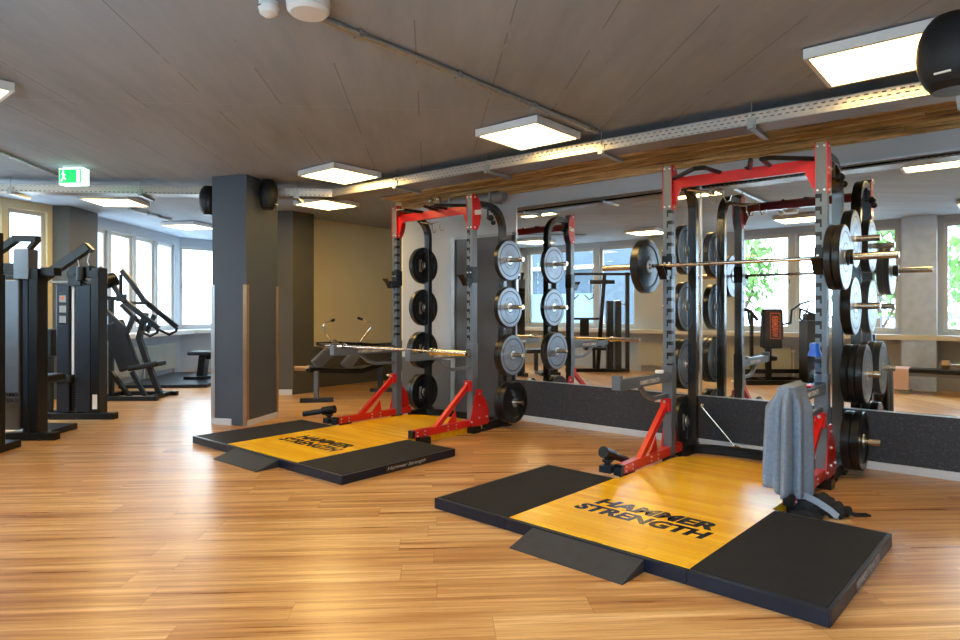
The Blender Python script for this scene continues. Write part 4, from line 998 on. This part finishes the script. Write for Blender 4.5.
# far deck with a bench by the angled windows
fd = empty('floor_deck', (-11.6, 5.45, 0), math.radians(-45)); tag(fd, 'low dark platform with a ramp on the floor under the far windows', 'lifting platform')
MB().box(-1.0, 1.2, -.7, .7, 0, .055).build('deck', 'rim', fd, smooth=False, bevel=.004)
r = MB(); r.add([(-.35, -.9, 0), (.35, -.9, 0), (-.35, -.7, 0), (.35, -.7, 0), (-.35, -.7, .052), (.35, -.7, .052)], [(0, 2, 3, 1), (0, 1, 5, 4), (0, 4, 2), (1, 3, 5), (2, 4, 5, 3)]); r.build('ramp', 'ramp', fd, smooth=False)
be = empty('flat_bench', (-11.15, 5.55, .055), R_ - .1); tag(be, 'dark flat bench on the low platform beneath the far windows', 'bench')
b = MB(); b.box(-.30, .85, -.15, .15, .42, .49); b.build('pad', 'pad', be, smooth=False, bevel=.02)
b = MB(); b.bar((-.05, 0, .42), (-.10, 0, .04), .12, .16); b.bar((.6, 0, .42), (.65, 0, .04), .10, .10); b.box(-.32, .05, -.22, .22, 0, .05); b.box(.5, .8, -.22, .22, 0, .05); b.bar((-.1, 0, .38), (.65, 0, .38), .07, .07); b.build('frame', 'black', be, smooth=False)

# ab bench in front of the beige recess wall
ab = empty('ab_machine', (-7.53, 5.80, 0), R_); tag(ab, 'long low abdominal machine with two curved handles in front of the beige wall', 'exercise machine')
b = MB(); b.box(-.335, -.275, -.44, -.37, .04, .43); b.build('front_leg', 'steel_grey', ab, smooth=False, bevel=.004)
b = MB(); b.bar((-.52, -.46, .03), (-.08, -.36, .03), .07, .06); b.build('front_foot', 'black', ab, smooth=False, bevel=.008)
b = MB(); b.box(.375, .445, .67, .74, .05, .45); b.build('rear_leg', 'black', ab, smooth=False)
b = MB(); b.bar((.25, .70, .03), (.62, .72, .03), .07, .06); b.build('rear_foot', 'black', ab, smooth=False, bevel=.008)
b = MB(); b.rect([(-.40, -.42, .45), (0, -.05, .40), (.20, .2, .38), (.42, .70, .44), (.62, .95, .50)], .07, .07); b.build('main_rail', 'black', ab)
b = MB(); b.rect([(-.50, -.15, .47), (-.1, .05, .38), (.25, .4, .42)], .05, .06); b.build('curved_rail', 'steel_grey', ab)
for i, (p, q) in enumerate((((-.37, -.25, .50), (-.08, -.05, .80)), ((.0, .0, .45), (.25, .15, .78)))):
    b = MB(); b.bar(p, q, .09, .16); b.build('knee_pad' if i else 'slide_pad', 'shroud_silver', ab, smooth=False, bevel=.015)
b = MB(); b.rect([(-.36, -.2, .80), (-.08, -.05, .80), (.30, .12, .77), (.62, .4, .72)], .06, .05); b.build('top_rail', 'black', ab)
b = MB(); b.tube([(-.16, -.1, .80), (-.24, -.1, .93), (-.29, -.1, 1.03), (-.27, -.1, 1.08), (-.15, -.1, 1.13)], .013, 8); b.build('handle', 'chrome', ab)
b = MB(); b.tube([(.19, .1, .79), (.31, .1, .95), (.37, .1, 1.03), (.35, .1, 1.08), (.19, .1, 1.16)], .013, 8); b.build('handle', 'chrome', ab)
b = MB(); b.cyl((-.17, -.1, 1.122), (-.12, -.1, 1.142), .02); b.cyl((.17, .1, 1.166), (.25, .1, 1.138), .02); b.build('grip_sleeve', 'black', ab)
b = MB(); b.cyl((-.62, -.38, .47), (-.42, -.34, .46), .035); b.build('front_grip', 'copper', ab)
b = MB(); b.cyl((-.42, -.45, .45), (-.38, -.1, .45), .02); b.build('grip_bar', 'black', ab)

# second machine edge behind it (two short pegs seen against the beige wall)
lp = empty('leg_raise_stand', (-7.55, 7.4, 0), R_); tag(lp, 'dark stand with two short pegs behind the farther rack against the beige wall', 'exercise machine')
b = MB(); b.box(.12, .20, 0, .08, 0, 1.12); b.box(-.1, .4, -.02, .1, 0, .05); b.build('post', 'black', lp, smooth=False)
b = MB(); b.cyl((-.08, .04, 1.08), (.14, .04, 1.08), .02); b.cyl((-.20, .04, .77), (.14, .04, .77), .03); b.build('peg', 'black', lp)

# ---------------------------------------------------------------- machines by the windows behind the camera (seen in the mirror)
cs = empty('cable_station', (-6.65, 0.20, 0), -R_); tag(cs, 'black cable station with weight stacks in the mirror between the two racks', 'exercise machine', 'machines seen in the mirror')
b = MB(); b.box(.44, .52, -.05, .03, 0, 2.06); b.bar((.0, 0, 2.0), (-.14, 0, .03), .08, .08); b.box(-.8, .52, -.05, .05, 0, .07); b.box(-.75, -.67, -.05, .05, 0, 2.0); b.build('frame', 'black', cs, smooth=False)
b = MB(); b.box(-.75, 1.04, -.02, .03, 2.0, 2.05); b.box(-.31, .21, -.05, .05, 1.82, 1.90); b.build('top_beam', 'black', cs, smooth=False)
for i, (a, c_) in enumerate(((.02, .15), (.19, .31))):
    b = MB(); b.box(a, c_, .06, .24, .07, 1.47); b.build('weight_cover', 'shroud', cs, smooth=False, bevel=.01)
b = MB(); b.cyl((.17, .1, .07), (.17, .1, 1.4), .008, 8); b.tube([(.02, .05, 1.44), (.3, .05, 1.47), (.40, .02, 1.40), (.46, .0, 1.36)], .014, 8); b.build('guide_rod', 'chrome', cs)
b = MB(); b.box(-.50, -.31, -.05, .0, .74, 1.09); b.build('back_pad', 'pad', cs, smooth=False, bevel=.02)
b = MB(); b.box(-.42, .04, -.12, .12, .45, .52); b.box(-.24, -.18, -.03, .03, .07, .45); b.build('seat', 'pad', cs, smooth=False, bevel=.015)
b = MB(); b.cyl((-.75, -.03, 1.10), (-.04, -.03, 1.10), .025, 10); b.build('cross_bar', 'black', cs)
b = MB(); b.tube([(-.70, -.05, 1.60), (-.62, -.05, 1.50), (-.52, -.05, 1.60)], .012, 8); b.tube([(-.40, -.05, 1.60), (-.30, -.05, 1.50), (-.22, -.05, 1.54), (-.22, -.05, 1.62)], .012, 8); b.tube([(-.61, -.05, 1.52), (-.61, -.04, 2.0)], .005, 6); b.tube([(-.26, -.05, 1.52), (-.26, -.04, 1.84)], .005, 6); b.build('hanging_handle', 'black', cs)

pm = empty('seated_press_machine', (-3.30, 0.25, 0), -R_); tag(pm, 'black seated press machine in the mirror with an orange-lettered towel over its pad', 'exercise machine', 'machines seen in the mirror')
b = MB(); b.box(-.25, .09, .03, .12, .62, 1.25); b.build('back_pad', 'pad', pm, smooth=False, bevel=.03)
b = MB(); b.box(-.28, .05, -.35, .02, .40, .49); b.build('seat', 'pad', pm, smooth=False, bevel=.03)
b = MB(); b.box(-.53, .50, -.04, .04, .19, .26); b.box(-.53, .55, -.45, -.38, 0, .08); b.box(-.53, .55, .1, .17, 0, .08); b.box(-.53, -.45, -.45, .17, 0, .08); b.box(.47, .55, -.45, .17, 0, .08); b.box(-.15, -.07, -.04, .04, .05, .9); b.box(-.15, -.07, -.38, .1, 0, .07)
b.box(-.53, -.47, -.03, .03, 0, .26); b.build('frame', 'black', pm, smooth=False)
b = MB(); b.tube([(-.30, .02, 1.1), (-.40, -.05, 1.26), (-.52, -.1, 1.30), (-.56, -.1, 1.0), (-.50, -.1, .9)], .03, 10); b.tube([(.08, .02, 1.12), (.12, -.05, 1.05), (-.05, 0, 1.2)], .03, 10); b.tube([(-.40, 0, .9), (-.42, -.1, 1.26), (-.36, -.2, 1.1)], .02, 8); b.bar((-.4, 0, .2), (-.4, 0, 1.2), .05, .05); b.build('press_arm', 'black', pm)
mt_ = MB()
for k in range(13):
    z0 = 1.285 - k * .05
bt2 = empty('sports_towel', (-3.30, .25, 0), -R_); tag(bt2, 'dark towel with orange lettering draped over the press machine pad in the mirror', 'towel')
m_ = cloth_strip([(.165, .78), (.155, 1.0), (.15, 1.22), (.13, 1.27), (.08, 1.29), (.02, 1.27), (.0, 1.22), (-.045, .64)], -.23, .07, .012)
m_.build('cloth', 'dark_towel', bt2, smooth=False)
fv = Vector((0, -.012, .40)).normalized()
for (ou, wu, ov, wv) in ((-.155, .17, .0, .01), (-.155, .17, .43, .01), (-.155, .008, .0, .44), (.007, .008, .0, .44)):
    fm = MB(); p0 = Vector((ou, .180, .79)) + fv * ov; fm.add([p0, p0 + Vector((wu, 0, 0)), p0 + Vector((wu, 0, 0)) + fv * wv, p0 + fv * wv], [(0, 1, 2, 3)]); fm.build('printed_border', 'orange_print', bt2, smooth=False)
lettering('WAREMBER', 'orange_print', bt2, Vector((-.125, .181, .82)), fv, Vector((1, 0, 0)), .37, .105, .02, ext=.0015)
b = MB(); b.box(.48, .72, -.1, .2, .05, 1.10); b.box(.42, .78, -.2, .3, 0, .06)
o = empty('step_machine', (-3.26, .46, 0), -R_); tag(o, 'upright black column machine with curved handles in the mirror beside the press machine', 'exercise machine', 'machines seen in the mirror')
b.build('column', 'shroud', o, smooth=False, bevel=.01)
b = MB(); b.tube([(.20, -.1, 1.03), (.34, -.1, 1.06), (.36, -.1, 1.28), (.50, -.1, 1.38), (.68, -.1, 1.44)], .018, 10); b.tube([(.5, .0, 1.1), (.62, -.05, 1.34), (.52, .1, 1.25), (.72, .1, 1.12)], .016, 10); b.tube([(.36, .2, 1.30), (.5, .2, 1.24), (.66, .15, 1.20)], .018, 10); b.tube([(.36, .2, 1.30), (.4, .1, 1.15), (.5, .0, 1.08)], .016, 10); b.build('handle', 'black', o)
b = MB(); b.box(.52, .68, -.06, .1, 1.10, 1.22); b.build('console', 'black', o, smooth=False, bevel=.01)

lb = empty('low_bench', (-1.35, 0.10, 0), 0); tag(lb, 'low padded bench in the mirror in front of the grey pier', 'bench')
b = MB(); b.box(-.25, .95, -.16, .16, .32, .385); b.build('pad', 'pad', lb, smooth=False, bevel=.015)
b = MB(); b.box(-.2, .9, -.03, .03, .26, .32); b.box(-.1, -.04, -.03, .03, .04, .26); b.box(.74, .80, -.03, .03, .04, .26); b.box(-.13, -.01, -.22, .22, 0, .04); b.box(.71, .83, -.22, .22, 0, .04); b.build('frame', 'duct', lb, smooth=False)
m_ = cloth_strip([(-.185, .30), (-.175, .375), (-.155, .393), (.155, .393), (.178, .375), (.19, .06)], -.25, .02, .008)
tag(m_.build('hand_towel', 'pink_towel', None, (-1.38, .10, 0)), 'pale pink hand towel hanging over the low bench in the mirror', 'towel')
dbm = empty('dumbbell', (-.80, .10, .385 + .0695)); tag(dbm, 'bronze-grey hexagonal dumbbell on the low bench at the right picture edge of the mirror', 'dumbbell')
for sx in (-1, 1): MB().lathe([(.06, 0), (.08, .015), (.08, .095), (.06, .11)], (sx * .06, 0, 0), (sx, 0, 0), 6).build('head', 'copper', dbm, smooth=False)
MB().cyl((-.065, 0, 0), (.065, 0, 0), .016).build('handle', 'chrome', dbm)
